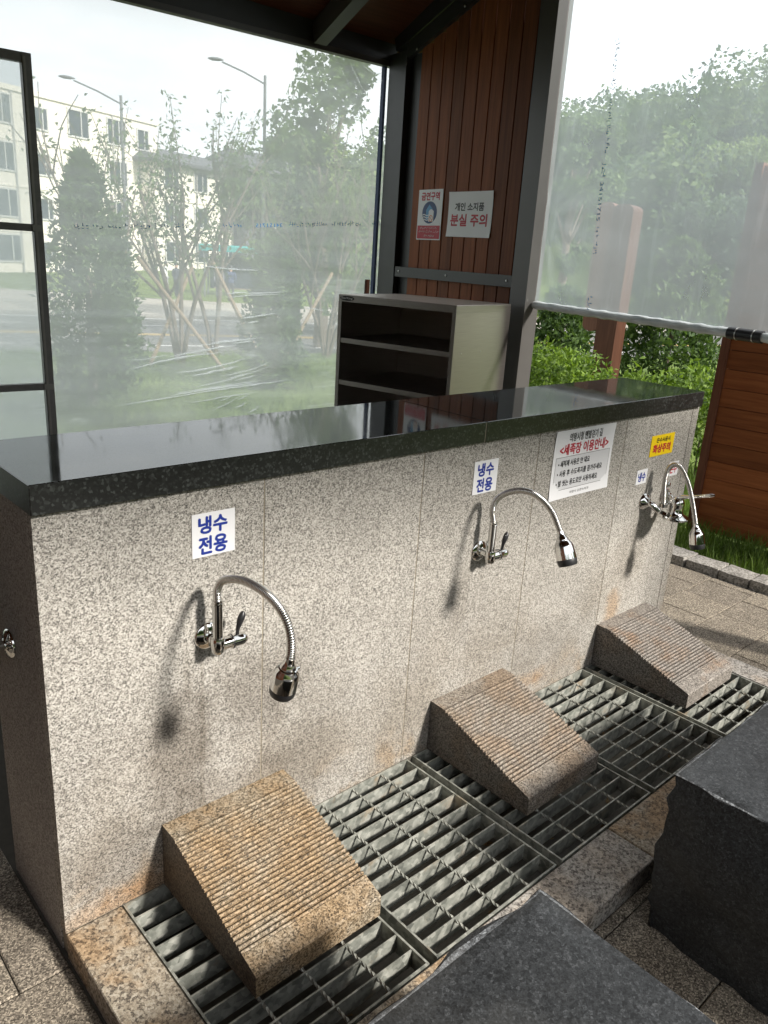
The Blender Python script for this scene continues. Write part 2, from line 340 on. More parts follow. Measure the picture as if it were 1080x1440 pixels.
MAT['win_frame'] = plain('window_frame', (.55, .55, .53), .5)
MAT['teal'] = plain('teal_roof', (.03, .30, .28), .45)
MAT['lamp_grey'] = plain('lamp_pole_grey', (.16, .17, .18), .5, .4)

# ------------------------------------------------------------------ geometry helpers
class MB:
    def __init__(s): s.v = []; s.f = []; s.smooth = False
    def add(s, vs, fs):
        o = len(s.v); s.v += [tuple(p) for p in vs]; s.f += [tuple(i+o for i in f) for f in fs]; return s
    def box(s, a, b, M=None):
        (x0, y0, z0), (x1, y1, z1) = a, b
        vs = [Vector(p) for p in ((x0, y0, z0), (x1, y0, z0), (x1, y1, z0), (x0, y1, z0), (x0, y0, z1), (x1, y0, z1), (x1, y1, z1), (x0, y1, z1))]
        if M is not None: vs = [M @ p for p in vs]
        return s.add(vs, [(0, 3, 2, 1), (4, 5, 6, 7), (0, 1, 5, 4), (1, 2, 6, 5), (2, 3, 7, 6), (3, 0, 4, 7)])
    def bbox(s, a, b, e=.004, M=None):
        """box with chamfered edges on top and vertical corners"""
        (x0, y0, z0), (x1, y1, z1) = a, b
        def ring(d, z): return [(x0+d, y0, z), (x1-d, y0, z), (x1, y0+d, z), (x1, y1-d, z), (x1-d, y1, z), (x0+d, y1, z), (x0, y1-d, z), (x0, y0+d, z)]
        def inr(z): return [(min(max(p[0], x0+e), x1-e), min(max(p[1], y0+e), y1-e), z) for p in ring(e*1.6, z)]
        vs = ring(e, z0) + ring(e, z1-e) + inr(z1)
        if M is not None: vs = [M @ Vector(p) for p in vs]
        fs = [tuple(reversed(range(8)))]
        for k in (0, 8): fs += [(k+i, k+(i+1) % 8, k+8+(i+1) % 8, k+8+i) for i in range(8)]
        fs.append(tuple(range(16, 24)))
        return s.add(vs, fs)
    def beam(s, p, q, wdt, hgt, up=(0, 0, 1)):
        p, q = Vector(p), Vector(q); d = (q-p).normalized(); x = d.cross(Vector(up)).normalized(); y = x.cross(d)
        vs = []
        for b in (p, q):
            for sx, sy in ((-1, -1), (1, -1), (1, 1), (-1, 1)): vs.append(b + x*sx*wdt/2 + y*sy*hgt/2)
        return s.add(vs, [(0, 1, 2, 3), (7, 6, 5, 4), (0, 4, 5, 1), (1, 5, 6, 2), (2, 6, 7, 3), (3, 7, 4, 0)])
    def tube(s, pts, r, n=10, caps=True):
        pts = [Vector(p) for p in pts]; rs = r if isinstance(r, (list, tuple)) else [r]*len(pts)
        prev = None; vs = []; fs = []
        for i, p in enumerate(pts):
            d = (pts[min(i+1, len(pts)-1)] - pts[max(i-1, 0)])
            d = d.normalized() if d.length > 1e-9 else Vector((0, 0, 1))
            if prev is None: x = d.orthogonal().normalized()
            else:
                x = prev - d*prev.dot(d); x = x.normalized() if x.length > 1e-6 else d.orthogonal().normalized()
            prev = x; y = d.cross(x)
            for k in range(n):
                a = 2*math.pi*k/n; vs.append(p + (x*math.cos(a)+y*math.sin(a))*rs[i])
        for i in range(len(pts)-1):
            for k in range(n): fs.append((i*n+k, i*n+(k+1) % n, (i+1)*n+(k+1) % n, (i+1)*n+k))
        if caps:
            fs.append(tuple(reversed(range(n)))); fs.append(tuple((len(pts)-1)*n+k for k in range(n)))
        return s.add(vs, fs)
    def lathe(s, prof, origin, axis, n=24):
        """prof: (distance along axis, radius)"""
        a = Vector(axis).normalized(); o = Vector(origin)
        return s._lathe(prof, o, a, n)
    def _lathe(s, prof, o, a, n):
        x = a.orthogonal().normalized(); y = a.cross(x); vs = []; fs = []
        for h, r in prof:
            for k in range(n):
                g = 2*math.pi*k/n; vs.append(o + a*h + (x*math.cos(g)+y*math.sin(g))*max(r, 1e-5))
        for i in range(len(prof)-1):
            for k in range(n): fs.append((i*n+k, i*n+(k+1) % n, (i+1)*n+(k+1) % n, (i+1)*n+k))
        fs.append(tuple(reversed(range(n)))); fs.append(tuple((len(prof)-1)*n+k for k in range(n)))
        return s.add(vs, fs)
    def prism(s, poly, x0, x1):
        """poly in (y,z), extruded along x"""
        n = len(poly)
        return s.add([(x0, y, z) for y, z in poly] + [(x1, y, z) for y, z in poly],
                     [tuple(range(n)), tuple(reversed(range(n, 2*n)))] + [(i, n+i, n+(i+1) % n, (i+1) % n) for i in range(n)])
    def mesh(s, name, m, smooth=False):
        me = bpy.data.meshes.new(name); me.from_pydata([tuple(p) for p in s.v], [], s.f); me.update()
        bm = bmesh.new(); bm.from_mesh(me); bmesh.ops.recalc_face_normals(bm, faces=bm.faces); bm.to_mesh(me); bm.free()
        if m: me.materials.append(MAT[m] if isinstance(m, str) else m)
        if smooth:
            me.polygons.foreach_set('use_smooth', [True]*len(me.polygons))
            try: me.set_sharp_from_angle(angle=rad(40))
            except Exception: pass
        return me
    def obj(s, name, m, parent=None, smooth=False, loc=None):
        return link(name, s.mesh(name, m, smooth), parent, loc)

def link(name, data, parent=None, loc=None):
    o = bpy.data.objects.new(name, data); col.objects.link(o)
    if parent: o.parent = parent
    if loc is not None: o.location = loc
    return o
def tag(o, label, cat, group=None):
    o['label'] = label; o['category'] = cat
    if group: o['group'] = group
    return o
def thing(name, label, cat, loc=(0, 0, 0), rz=0.0, group=None):
    o = link(name, None); o.location = loc; o.rotation_euler = (0, 0, rz); o.empty_display_size = .05
    return tag(o, label, cat, group)
def struct(o): o['kind'] = 'structure'; return o
def stuff(o): o['kind'] = 'stuff'; return o
def copy_tree(o, parent=None):
    c = o.copy(); col.objects.link(c); c.parent = parent
    for ch in list(o.children): copy_tree(ch, c)
    return c
def np_mesh(name, verts, faces, m, smooth=False):
    me = bpy.data.meshes.new(name); nv, nf = len(verts), len(faces); k = faces.shape[1]
    me.vertices.add(nv); me.vertices.foreach_set('co', np.asarray(verts, np.float32).ravel())
    me.loops.add(nf*k); me.loops.foreach_set('vertex_index', np.asarray(faces, np.int32).ravel())
    me.polygons.add(nf); me.polygons.foreach_set('loop_start', np.arange(0, nf*k, k, dtype=np.int32))
    me.polygons.foreach_set('loop_total', np.full(nf, k, np.int32))
    me.update(calc_edges=True); me.validate()
    if m: me.materials.append(MAT[m])
    if smooth: me.polygons.foreach_set('use_smooth', [True]*nf)
    return me
def leaves(centres, size, aspect=.5, up=0.0, jitter=.35, droop=0.0):
    """one bent quad pair (diamond leaf) per centre"""
    n = len(centres); d = rng.normal(size=(n, 3)); d[:, 2] = d[:, 2]*.7 + up - droop
    d /= np.linalg.norm(d, axis=1)[:, None]
    q = rng.normal(size=(n, 3)); q -= d*(q*d).sum(1)[:, None]; q /= np.linalg.norm(q, axis=1)[:, None]
    nn = np.cross(d, q); s = size*(1+rng.uniform(-jitter, jitter, n))[:, None]
    p0 = centres; p2 = centres+d*s; mid = centres+d*s*.45
    l = mid+q*s*aspect*.5+nn*s*.10; r = mid-q*s*aspect*.5+nn*s*.10
    V = np.stack([p0, l, p2, r], 1).reshape(-1, 3); F = np.arange(n*4).reshape(n, 4)
    return V, F
def local_frame(origin, xdir, ydir):
    x = Vector(xdir).normalized(); y = Vector(ydir).normalized(); z = x.cross(y)
    M = Matrix((x, y, z)).transposed().to_4x4(); M.translation = origin
    return M

# ------------------------------------------------------------------ lettering
def glyphs(body, bold=0.0):
    cu = bpy.data.curves.new('txt', 'FONT'); cu.body = body; cu.size = 1.0; cu.resolution_u = 3
    o = bpy.data.objects.new('txt', cu); col.objects.link(o)
    me = bpy.data.meshes.new_from_object(o.evaluated_get(bpy.context.evaluated_depsgraph_get()))
    V = np.array([v.co[:2] for v in me.vertices]); F = [tuple(p.vertices) for p in me.polygons]
    bpy.data.objects.remove(o); bpy.data.curves.remove(cu); bpy.data.meshes.remove(me)
    return V, F
def lettering(body, cx, cy, wid, hgt, m, parent, z=.0006, bold=.0, shear=0.0, name='lettering', mirror=False):
    """text fitted into wid x hgt, centred at cx, cy in the parent's local x/y plane"""
    V, F = glyphs(body); lo, hi = V.min(0), V.max(0)
    U = (V-(lo+hi)/2)/(hi-lo)*np.array([wid, hgt])
    if mirror: U[:, 0] *= -1
    mb = MB(); offs = [(0, 0)] + ([(math.cos(a)*bold, math.sin(a)*bold) for a in (0.4, 1.97, 3.54, 5.11)] if bold else [])
    for i, (dx, dy) in enumerate(offs):
        mb.add([(cx+p[0]+dx+shear*p[1], cy+p[1]+dy, z+i*.00006) for p in U], F)
    me = bpy.data.meshes.new(name); me.from_pydata(mb.v, [], mb.f); me.materials.append(MAT[m])
    return link(name, me, parent)
def plate(root, wid, hgt, m, thick=.0012, name='sheet', rim=0.0, curl=0.0):
    mb = MB(); nx, ny = 8, 6
    vs = []
    for k in (0, 1):
        for j in range(ny+1):
            for i in range(nx+1):
                u, v = i/nx-.5, j/ny-.5
                bend = curl*((abs(u)*2)**3*(abs(v)*2)**3)
                vs.append((u*wid, v*hgt, (0 if k else -thick)+bend))
    N = (nx+1)*(ny+1); fs = []
    for j in range(ny):
        for i in range(nx):
            a = j*(nx+1)+i; b = a+nx+1
            fs.append((N+a, N+a+1, N+b+1, N+b)); fs.append((a, b, b+1, a+1))
    edge = [i for i in range(nx+1)] + [(j+1)*(nx+1)-1 for j in range(1, ny+1)] + [ny*(nx+1)+i for i in range(nx-1, -1, -1)] + [j*(nx+1) for j in range(ny-1, 0, -1)]
    for a, b in zip(edge, edge[1:]+edge[:1]): fs.append((a, b, N+b, N+a))
    mb.add(vs, fs); return mb.obj(name, m, root)
def flat_poly(pts, m, parent, name, z):
    mb = MB(); n = len(pts); mb.add([(x, y, z) for x, y in pts], [tuple(range(n))]); return mb.obj(name, m, parent)
def ring_poly(cx, cy, rx, ry, n=28): return [(cx+rx*math.cos(2*math.pi*i/n), cy+ry*math.sin(2*math.pi*i/n)) for i in range(n)]
def sign_root(name, label, cat, M, group=None):
    o = link(name, None); o.matrix_world = M; o.empty_display_size = .05
    return tag(o, label, cat, group)

# ================================================================== SETTING
G = -0.07                                                     # paving level
def sstep(a, b, x):
    t_ = np.clip((x-a)/(b-a), 0, 1); return t_*t_*(3-2*t_)
def terrain(x, y):
    n = .342*x + .94*y
    z = -.09 - 1.5*sstep(9.5, 19.5, n)
    hill = 22*np.exp(-(((x-125)/52)**2 + ((y-28)/40)**2)) + 6*np.exp(-(((x-90)/30)**2 + ((y-75)/30)**2))
    return z + hill*sstep(36, 52, n)
TX0, TX1, TY0, TY1 = .125, 2.41, -.56, 0.0                    # drain trench opening
xs = np.unique(np.concatenate([np.linspace(-400, -60, 8), np.linspace(-60, -6, 12), np.linspace(-6, 30, 73), [TX0, TX1], np.linspace(30, 220, 70), np.linspace(220, 700, 10)]))
ys = np.unique(np.concatenate([np.linspace(-300, -30, 7), np.linspace(-30, -5, 8), np.linspace(-5, 45, 101), [TY0, TY1], np.linspace(45, 160, 40), np.linspace(160, 700, 12)]))
XX, YY = np.meshgrid(xs, ys); ZZ = terrain(XX, YY)
ZZ += np.where((.342*XX+.94*YY > 5) & (.342*XX+.94*YY < 18), .04*np.sin(XX*1.7)*np.cos(YY*1.3), 0)
nx = len(xs); idx = np.arange(XX.size).reshape(XX.shape)
F = np.stack([idx[:-1, :-1], idx[:-1, 1:], idx[1:, 1:], idx[1:, :-1]], -1)
cxs = (xs[:-1]+xs[1:])/2; cys = (ys[:-1]+ys[1:])/2
keep = ~(((cxs > TX0) & (cxs < TX1))[None, :] & ((cys > TY0) & (cys < TY1))[:, None])
struct(link('ground', np_mesh('ground', np.stack([XX, YY, ZZ], -1).reshape(-1, 3), F[keep], 'lawn', True)))

# paving: sand bed with single pavers on it where the photo shows them
pav = struct(link('pavement', None)); pav.location = (0, 0, 0)
mb = MB()
for x0, x1, y0, y1 in ((-5, TX0, -5, 3.35), (TX1, 3.5, -5, 3.35), (TX0, TX1, -5, TY0), (TX0, TX1, TY1, 3.35)):
    mb.add([(x0, y0, G-.008), (x1, y0, G-.008), (x1, y1, G-.008), (x0, y1, G-.008)], [(0, 1, 2, 3)])
mb.obj('sand_bed', 'joint_sand', pav)
PP = .2345
def paver_field(xa, xb, ya, yb, phase):
    k0 = math.floor((ya+.03)/PP)
    for k in range(k0, k0+40):
        y0 = -.03+PP*k; y1 = y0+PP
        if y0 > yb: break
        off = phase + (PP*.5 if k % 2 else 0.0)
        i = math.floor((xa-off)/PP)
        while True:
            x0 = off+PP*i; x1 = x0+PP; i += 1
            if x0 > xb: break
            X0, X1, Y0, Y1 = max(x0, xa), min(x1, xb), max(y0, ya), min(y1, yb)
            if X1-X0 < .02 or Y1-Y0 < .02: continue
            g = .0016; dz = random.uniform(-.0015, .0015)
            mb = MB(); mb.bbox((X0+g, Y0+g, G-.05), (X1-g, Y1-g, G+dz), .003)
            mb.obj('paver', 'paver', pav)
paver_field(-.75, -.006, -.75, 1.25, -.111)
paver_field(2.535, 3.458, -.75, 1.35, 2.693)
paver_field(.05, 1.9, -1.75, -.702, .02)

# kerb of split stones along the lawn
kerb = struct(link('kerb', None)); kerb.location = (3.46, 0, G)
y = -.95
while y < 2.4:
    L = random.uniform(.155, .19)
    bm = bmesh.new(); bmesh.ops.create_cube(bm, size=1.0)
    bmesh.ops.subdivide_edges(bm, edges=bm.edges[:], cuts=5, use_grid_fill=True)
    sx, sz = random.uniform(.145, .165), random.uniform(.105, .118)
    for v_ in bm.verts:
        p = v_.co.copy(); r = Vector((abs(p.x), abs(p.y), abs(p.z)))*2
        edge = sorted(r)[1]
        q = p*(1-.045*max(0, edge-.75)/.25)
        q = Vector((q.x*sx, q.y*L*.975, q.z*sz))
        q += Vector(mnoise.noise_vector(Vector((q.x*14, (q.y+y)*14, q.z*14)))) * .006
        v_.co = q
    me = bpy.data.meshes.new('kerb_stone'); bm.to_mesh(me); bm.free(); me.materials.append(MAT['kerb'])
    me.polygons.foreach_set('use_smooth', [True]*len(me.polygons)); me.set_sharp_from_angle(angle=rad(28))
    o = link('kerb_stone', me, kerb, (.082, y+L/2, -.008)); o.rotation_euler = (0, random.uniform(-.03, .03), random.uniform(-.05, .05))
    y += L

# drain trench under the grates
mb = MB(); d = -.17
mb.add([(TX0, TY0, d), (TX1, TY0, d), (TX1, TY1, d), (TX0, TY1, d), (TX0, TY0, -.012), (TX1, TY0, -.012), (TX1, TY1, -.012), (TX0, TY1, -.012)],
       [(0, 1, 2, 3), (0, 1, 5, 4), (1, 2, 6, 5), (2, 3, 7, 6), (3, 0, 4, 7)])
struct(mb.obj('drain_trench', 'trench'))

rl_ = np.random.default_rng(4); C_ = np.stack([rl_.uniform(.15, 2.38, 160), rl_.uniform(-.54, -.02, 160), np.full(160, -.166)], 1)
V, F_ = leaves(C_, .028, .45); V[:, 2] = np.maximum(V[:, 2], -.169)
o = stuff(link('dry_leaves', np_mesh('dry_leaves', V, F_, 'dry_leaf'))); tag(o, 'dry leaf litter lying in the drain trench', 'leaf litter')
# granite margin round the trench, single slabs
BZ = -.012
margin = struct(link('granite_margin', None)); margin.location = (0, 0, -.11)
def slab(x0, x1, y0, y1, m, z1=BZ):
    mb = MB(); mb.bbox((x0, y0, -.02), (x1, y1, z1+.11), .0025); return mb.obj('margin_slab', m, margin)
slab(0.0, .1265, -.5575, -.001, 'base')
slab(2.409, 2.53, -.5575, -.001, 'base_grey')
for a, b, m in ((0.0, .612, 'base'), (.6145, 1.2505, 'base_grey'), (1.2535, 1.895, 'base'), (1.898, 2.53, 'base')): slab(a, b, -.702, -.559, m)

# ------------------------------------------------------------------ washing wall
WL, WT, WH = 2.515, .33, .95
ww = thing('washing_wall', 'long pale speckled granite foot washing wall with a polished black top', 'wall', (0, 0, -.11))
z0 = .098; zt = WH+.11
joints = [0.0, .5005, 1.003, 1.5015, 1.998, 2.465]
for a, b in zip(joints[:-1], joints[1:]):
    mb = MB(); g = .002
    M = Matrix.Translation((0, 0, 0))
    e = .0015
    mb.box((a+(g if a else .0), .0, z0), (b-g, .03, zt)); mb.obj('wall_panel', 'wall', ww)
mb = MB(); mb.box((2.465+.002, 0, z0), (WL, .03, zt)); mb.obj('wall_panel', 'wall', ww)
mb = MB(); mb.box((.001, .0305, 0.0), (.03, WT, zt)); mb.obj('end_panel', 'wall_end', ww)['label'] = 'brownish end panel in shade'
mb = MB(); mb.box((WL-.03, .0305, z0), (WL, WT, zt)); mb.obj('end_panel', 'wall', ww)
mb = MB(); mb.box((.0305, WT-.03, z0), (WL-.031, WT-.001, zt)); mb.obj('back_panel', 'wall', ww)
mb = MB(); mb.box((.004, .004, .0), (WL-.004, .0302, zt-.004)); mb.obj('mortar_core', 'mortar', ww)
CF, CB, CT = -.0143, .3453, 1.0081
cz0, cz1 = WH+.11+.0005, CT+.11
for a, b in ((-.004, 1.2243), (1.2268, 2.5055)):
    mb = MB(); mb.bbox((a, CF, cz0), (b, CB, cz1), .0014); o = mb.obj('top_slab', 'cap', ww)
    me = o.data; me.materials.append(MAT['cap_edge'])
    for p in me.polygons:
        if abs(p.normal.z) < .5: p.material_index = 1
mb = MB(); mb.box((1.2243, CF+.001, cz0), (1.2268, CB-.001, cz1-.0012)); mb.obj('joint_filler', 'mortar', ww)
mb = MB()
for a in joints[1:-1]: mb.box((a-.002, .0012, z0+.01), (a+.002, .0045, zt-.002))
mb.obj('joint_mortar', 'mortar', ww)

# ------------------------------------------------------------------ foot blocks
BY = [0.0, -.0542, -.3404, -.3907]; BH = [.156, .154, .060, .044]
def foot_block(xl, xr, m, label, ridges):
    root = thing('foot_block', label, 'stone block', (xl, 0, BZ), 0, 'ribbed granite foot blocks along the wall')
    W = xr-xl; mb = MB()
    h = [a-BZ for a in BH]
    top = [(-.0005, h[0])]
    top.append((BY[1], h[1]))
    # rounded ribs with narrow dark grooves
    p0 = Vector((BY[1], h[1])); p1 = Vector((BY[2], h[2])); d_ = (p1-p0)/ridges; nrm_ = Vector((d_.y, -d_.x)).normalized()
    if nrm_.y < 0: nrm_ = -nrm_
    for k in range(ridges):
        a = p0+d_*k
        for f_, hh in ((.0, -.0085), (.20, -.0080), (.30, -.0005), (.5, .0012), (.86, .0), (.98, -.007)):
            q = a+d_*f_+nrm_*hh; top.append((q.x, q.y))
    top.append((p1.x, p1.y)); top += [(BY[3]+.003, h[3]+.0008), (BY[3], h[3]-.003)]
    poly = top + [(BY[3], 0.0), (-.0005, 0.0)]
    NX = 26; n = len(poly); vs = []
    for i in range(NX+1):
        x = W*i/NX
        for j, (yy, zz) in enumerate(poly):
            q = Vector((x, yy, zz))
            jt = .0006 if 1 < j < n-3 else .0004
            q += Vector(mnoise.noise_vector(Vector((x*60+xl*9, yy*60, zz*60))))*jt
            if j == n-2 or j == n-1: q.z = 0.0
            vs.append(q)
    fs = [(i*n+j, (i+1)*n+j, (i+1)*n+(j+1) % n, i*n+(j+1) % n) for i in range(NX) for j in range(n)]
    fs += [tuple(range(n)), tuple(reversed([NX*n+j for j in range(n)]))]
    mb.add(vs, fs); o = mb.obj('ribbed_stone', m, root); o.data.materials.append(MAT['groove_dark'])
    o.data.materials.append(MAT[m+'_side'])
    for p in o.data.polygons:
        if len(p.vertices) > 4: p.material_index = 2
    grooves = {2+6*k for k in range(ridges)} | {1+6*k for k in range(1, ridges)}
    for p in o.data.polygons:
        js = {i % n for i in p.vertices}
        if len(p.vertices) == 4 and min(js) in grooves and max(js)-min(js) == 1: p.material_index = 1
    return root
foot_block(.2308, .568, 'block_a', 'ochre ribbed granite foot block at the wall end with the damp slab', 27)
foot_block(1.1125, 1.4516, 'block_b', 'tan ribbed granite foot block below the notice poster and middle tap', 26)
foot_block(2.0076, 2.352, 'block_c', 'grey ribbed granite foot block with rusty lip below the mixer tap', 26)

# ------------------------------------------------------------------ drain grates
GW, GD, GH = .4365, .552, .046
bar_me = MB().box((-.0 + .004, -.002, -GH), (GW-.004, .002, 0)).mesh('bearing_bar', 'galv')
side_me = MB().box((-.0025, -GD, -GH-.002), (.0025, 0, .0012)).mesh('side_bar', 'galv')
end_me = MB().box((.0026, -.0025, -GH-.002), (GW-.0026, .0025, .0012)).mesh('end_bar', 'galv')
mb = MB(); N = 120; hw = .0031                              # square rod with a twist
vs = []; fs = []
for i in range(N+1):
    yy = -.004-(GD-.008)*i/N; a0 = i*math.pi*2*9/N
    for k in range(4):
        a = a0+k*math.pi/2; vs.append((math.cos(a)*hw*1.3, yy, -.0035+math.sin(a)*hw*1.3))
for i in range(N):
    for k in range(4): fs.append((i*4+k, i*4+(k+1) % 4, (i+1)*4+(k+1) % 4, (i+1)*4+k))
mb.add(vs, fs); rod_me = mb.mesh('cross_rod', 'galv')
glabels = ['galvanised drain grate under the ochre foot block', 'open galvanised drain grate between the ochre and the tan foot blocks',
           'galvanised drain grate under the tan foot block', 'open galvanised drain grate between the tan and the grey foot blocks',
           'galvanised drain grate under the grey foot block with rusty lip']
for x0, lb in zip((.129, .5895, 1.0495, 1.5105, 1.9675), glabels):
    gr = thing('drain_grate', lb, 'drain grate', (x0, -.002, BZ-.0015), 0, 'galvanised drain grates in a row')
    link('side_bar', side_me, gr, (.0025, 0, 0)); link('side_bar', side_me, gr, (GW-.0025, 0, 0))
    link('end_bar', end_me, gr, (0, -.0025, 0)); link('end_bar', end_me, gr, (0, -GD+.0025, 0))
    for k in range(1, 11): link('bearing_bar', bar_me, gr, (0, -.0502*k, 0))
    for k in range(1, 4): link('cross_rod', rod_me, gr, (.109*k, 0, 0))

# ------------------------------------------------------------------ taps
def smooth_path(pts, n):
    P = [Vector(p) for p in pts]; P = [P[0]*2-P[1]] + P + [P[-1]*2-P[-2]]; outp = []
    for i in range(1, len(P)-2):
        for k in range(8):
            t_ = k/8; a, b, c_, d_ = P[i-1], P[i], P[i+1], P[i+2]
            outp.append(.5*((2*b)+(-a+c_)*t_+(2*a-5*b+4*c_-d_)*t_*t_+(-a+3*b-3*c_+d_)*t_**3))
    outp.append(P[-2])
    cum = [0.0]
    for a, b in zip(outp, outp[1:]): cum.append(cum[-1]+(b-a).length)
    L = cum[-1]; res = []; j = 0
    for i in range(n+1):
        s_ = L*i/n
        while j < len(cum)-2 and cum[j+1] < s_: j += 1
        f_ = (s_-cum[j])/max(1e-9, cum[j+1]-cum[j]); res.append(outp[j].lerp(outp[j+1], f_))
    return res, L
def hose_part(root, pts, r=.0078):
    _, L = smooth_path(pts, 50); rings = int(L/.0046)
    P, _ = smooth_path(pts, rings*4); rs = [r+(.0, .0011, .0013, .0011)[i % 4]-(.0002) for i in range(len(P))]
    MB().tube(P, rs, 14).obj('flexible_hose', 'chrome_hose', root, True)
def sprayer_part(root, a, b):
    a, b = Vector(a), Vector(b); ax = (b-a).normalized()
    sp = MB().lathe([(-.012, .0098), (.0, .0105), (.004, .0125), (.010, .0165), (.013, .0165), (.014, .019), (.017, .0195), (.022, .0235), (.030, .0258), (.050, .0268), (.064, .0272)], a, ax, 28).obj('spray_head', 'chrome', root, True)
    MB().lathe([(.0641, .0268), (.068, .0272), (.078, .0262), (.082, .0245), (.0822, .0)], a, ax, 28).obj('spray_ring', 'black_plastic', sp, True)
    side = ax.cross(Vector((0, 1, 0))).normalized()
    MB().lathe([(0, .0035), (.006, .0035), (.007, .003)], a+ax*.026+side*.023, side, 10).obj('button', 'chrome', sp, True)
def wall_tap(label, loc, path, rz=0.0):
    root = thing('wall_tap', label, 'tap', loc, rz, 'chrome gooseneck taps on the granite wall')
    MB().lathe([(.0, .033), (.003, .0328), (.006, .030), (.010, .022), (.012, .015), (.013, .0145)], (0, 0, 0), (0, -1, 0), 28).obj('flange', 'chrome', root, True)
    yb = -.045
    MB().lathe([(.011, .012), (.045, .0125)], (0, 0, 0), (0, -1, 0), 18).obj('inlet_pipe', 'chrome', root, True)
    MB().lathe([(-.024, .006), (-.0225, .0125), (-.018, .0155), (.010, .0158), (.0135, .0145), (.0142, .0125)], (0, yb, 0), (0, 0, 1), 24).obj('valve_body', 'chrome', root, True)
    MB().lathe([(.0, .0135), (.022, .0138), (.0225, .0165), (.026, .0168), (.0285, .0152), (.050, .0148), (.054, .0135), (.060, .0095), (.0605, .0)], (.008, yb, -.006), (1, -.12, .06), 22).obj('cartridge', 'chrome', root, True)
    MB().lathe([(-.0006, .0172), (.0022, .0172)], (.0326, yb-.003, -.0045), (1, -.12, .06), 22).obj('seal_ring', 'black_plastic', root, True)
    lv = smooth_path([(.046, yb-.006, .006), (.047, yb-.006, .022), (.051, yb-.007, .038), (.057, yb-.007, .052), (.061, yb-.007, .062)], 12)[0]
    mb = MB().tube(lv, [.0045, .0042, .004, .0042, .0048, .0056, .0064, .0072, .0078, .0080, .0076, .0062, .003], 12)
    mb.obj('lever_handle', 'black_plastic', root, True)
    y0, z0_ = path[0]
    MB().lathe([(.0, .0112), (z0_-.012, .0112), (z0_-.0115, .0122), (z0_-.007, .0124), (z0_-.006, .0108), (z0_-.003, .0122), (z0_+.001, .0118)], (0, yb, .013-.013), (0, 0, 1), 20).obj('riser_pipe', 'chrome', root, True)
    pts = [(0, y_, z_) for y_, z_ in path[:-1]]; pts[0] = (0, yb, z0_-.002)
    hose_part(root, pts); sprayer_part(root, pts[-1], (0, *path[-1]))
    return root
z1 = .604
wall_tap('chrome gooseneck tap with drooping spray hose above the ochre foot block', (.353, 0, z1),
         [(a, b-z1) for a, b in ((-.046, .706), (-.045, .729), (-.063, .756), (-.098, .774), (-.144, .787), (-.188, .791), (-.236, .788), (-.273, .776), (-.298, .757), (-.311, .731), (-.314, .702), (-.309, .676), (-.286, .594))])
z1 = .612
wall_tap('chrome gooseneck tap with high arched hose beside the rules poster', (1.264, 0, z1),
         [(a, b-z1) for a, b in ((-.040, .715), (-.036, .749), (-.048, .784), (-.080, .812), (-.123, .831), (-.167, .835), (-.208, .822), (-.240, .799), (-.264, .767), (-.277, .745), (-.3, .695))])
wall_tap('chrome tap on the brownish end face of the washing wall', (0, .197, .607),
         [(-.045, .105), (-.05, .13), (-.08, .165), (-.13, .185), (-.2, .175), (-.25, .12), (-.27, .05), (-.275, -.02)], rad(-90))
# mixer tap with two inlets
mx = thing('mixer_tap', 'chrome two-inlet mixer tap with lever and gooseneck spray hose', 'tap', (2.203, 0, .611))
for dx in (0, .150):
    MB().lathe([(.0, .034), (.004, .0335), (.012, .027), (.020, .017), (.024, .0155)], (dx, 0, 0), (0, -1, 0), 28).obj('flange', 'chrome', mx, True)
    inn = .022 if dx == 0 else -.022
    P_, _ = smooth_path([(dx, -.018, 0), (dx, -.030, -.002), (dx+inn*.4, -.044, -.014), (dx+inn, -.058, -.030), (dx+inn, -.072, -.036)], 16)
    MB().tube(P_, .0115, 16).obj('inlet_elbow', 'chrome', mx, True)
    MB().lathe([(-.008, .0145), (.0, .0155), (.010, .0155), (.014, .0145)], (dx+inn, -.066, -.034), (0, -1, -.25), 6).obj('union_nut', 'chrome', mx)
MB().lathe([(-.024, .020), (-.0235, .045), (-.020, .052), (-.014, .053), (-.010, .047), (-.004, .034), (.006, .027), (.030, .0265), (.036, .028), (.044, .0275), (.056, .022), (.064, .012), (.066, .0)], (.078, -.092, -.034), (0, 0, 1), 32).obj('mixer_body', 'chrome', mx, True)
MB().lathe([(.0, .017), (.014, .017)], (.042, -.058, -.012), (0, 0, 1), 20).obj('spout_socket', 'chrome', mx, True)
lv, _ = smooth_path([(.078, -.10, .030), (.079, -.13, .040), (.080, -.17, .052), (.081, -.225, .070)], 14)
MB().tube(lv, [.010, .0095, .0085, .0075, .0068, .0062, .006, .006, .006, .006, .0062, .0064, .0066, .006, .003], 12).obj('lever_handle', 'chrome', mx, True)
MB().lathe([(-.011, .003), (-.009, .008), (-.003, .011), (.003, .011), (.009, .008), (.011, .003)], (.060, -.052, .072), (.3, -1, .1), 16).obj('diverter_knob', 'chrome', mx, True)
MB().tube([(.060, -.055, .055), (.060, -.055, .020), (.062, -.066, -.004)], .006, 10).obj('diverter_stem', 'chrome', mx, True)
hp = [(.046, a, b-.611) for a, b in ((-.056, .602), (-.054, .6235), (-.047, .6735), (-.048, .729), (-.062, .758), (-.082, .766), (-.105, .752), (-.134, .713), (-.155, .669), (-.176, .616), (-.195, .560))]
hose_part(mx, hp, .0082); sprayer_part(mx, hp[-1], (.046, -.215, .484-.611))

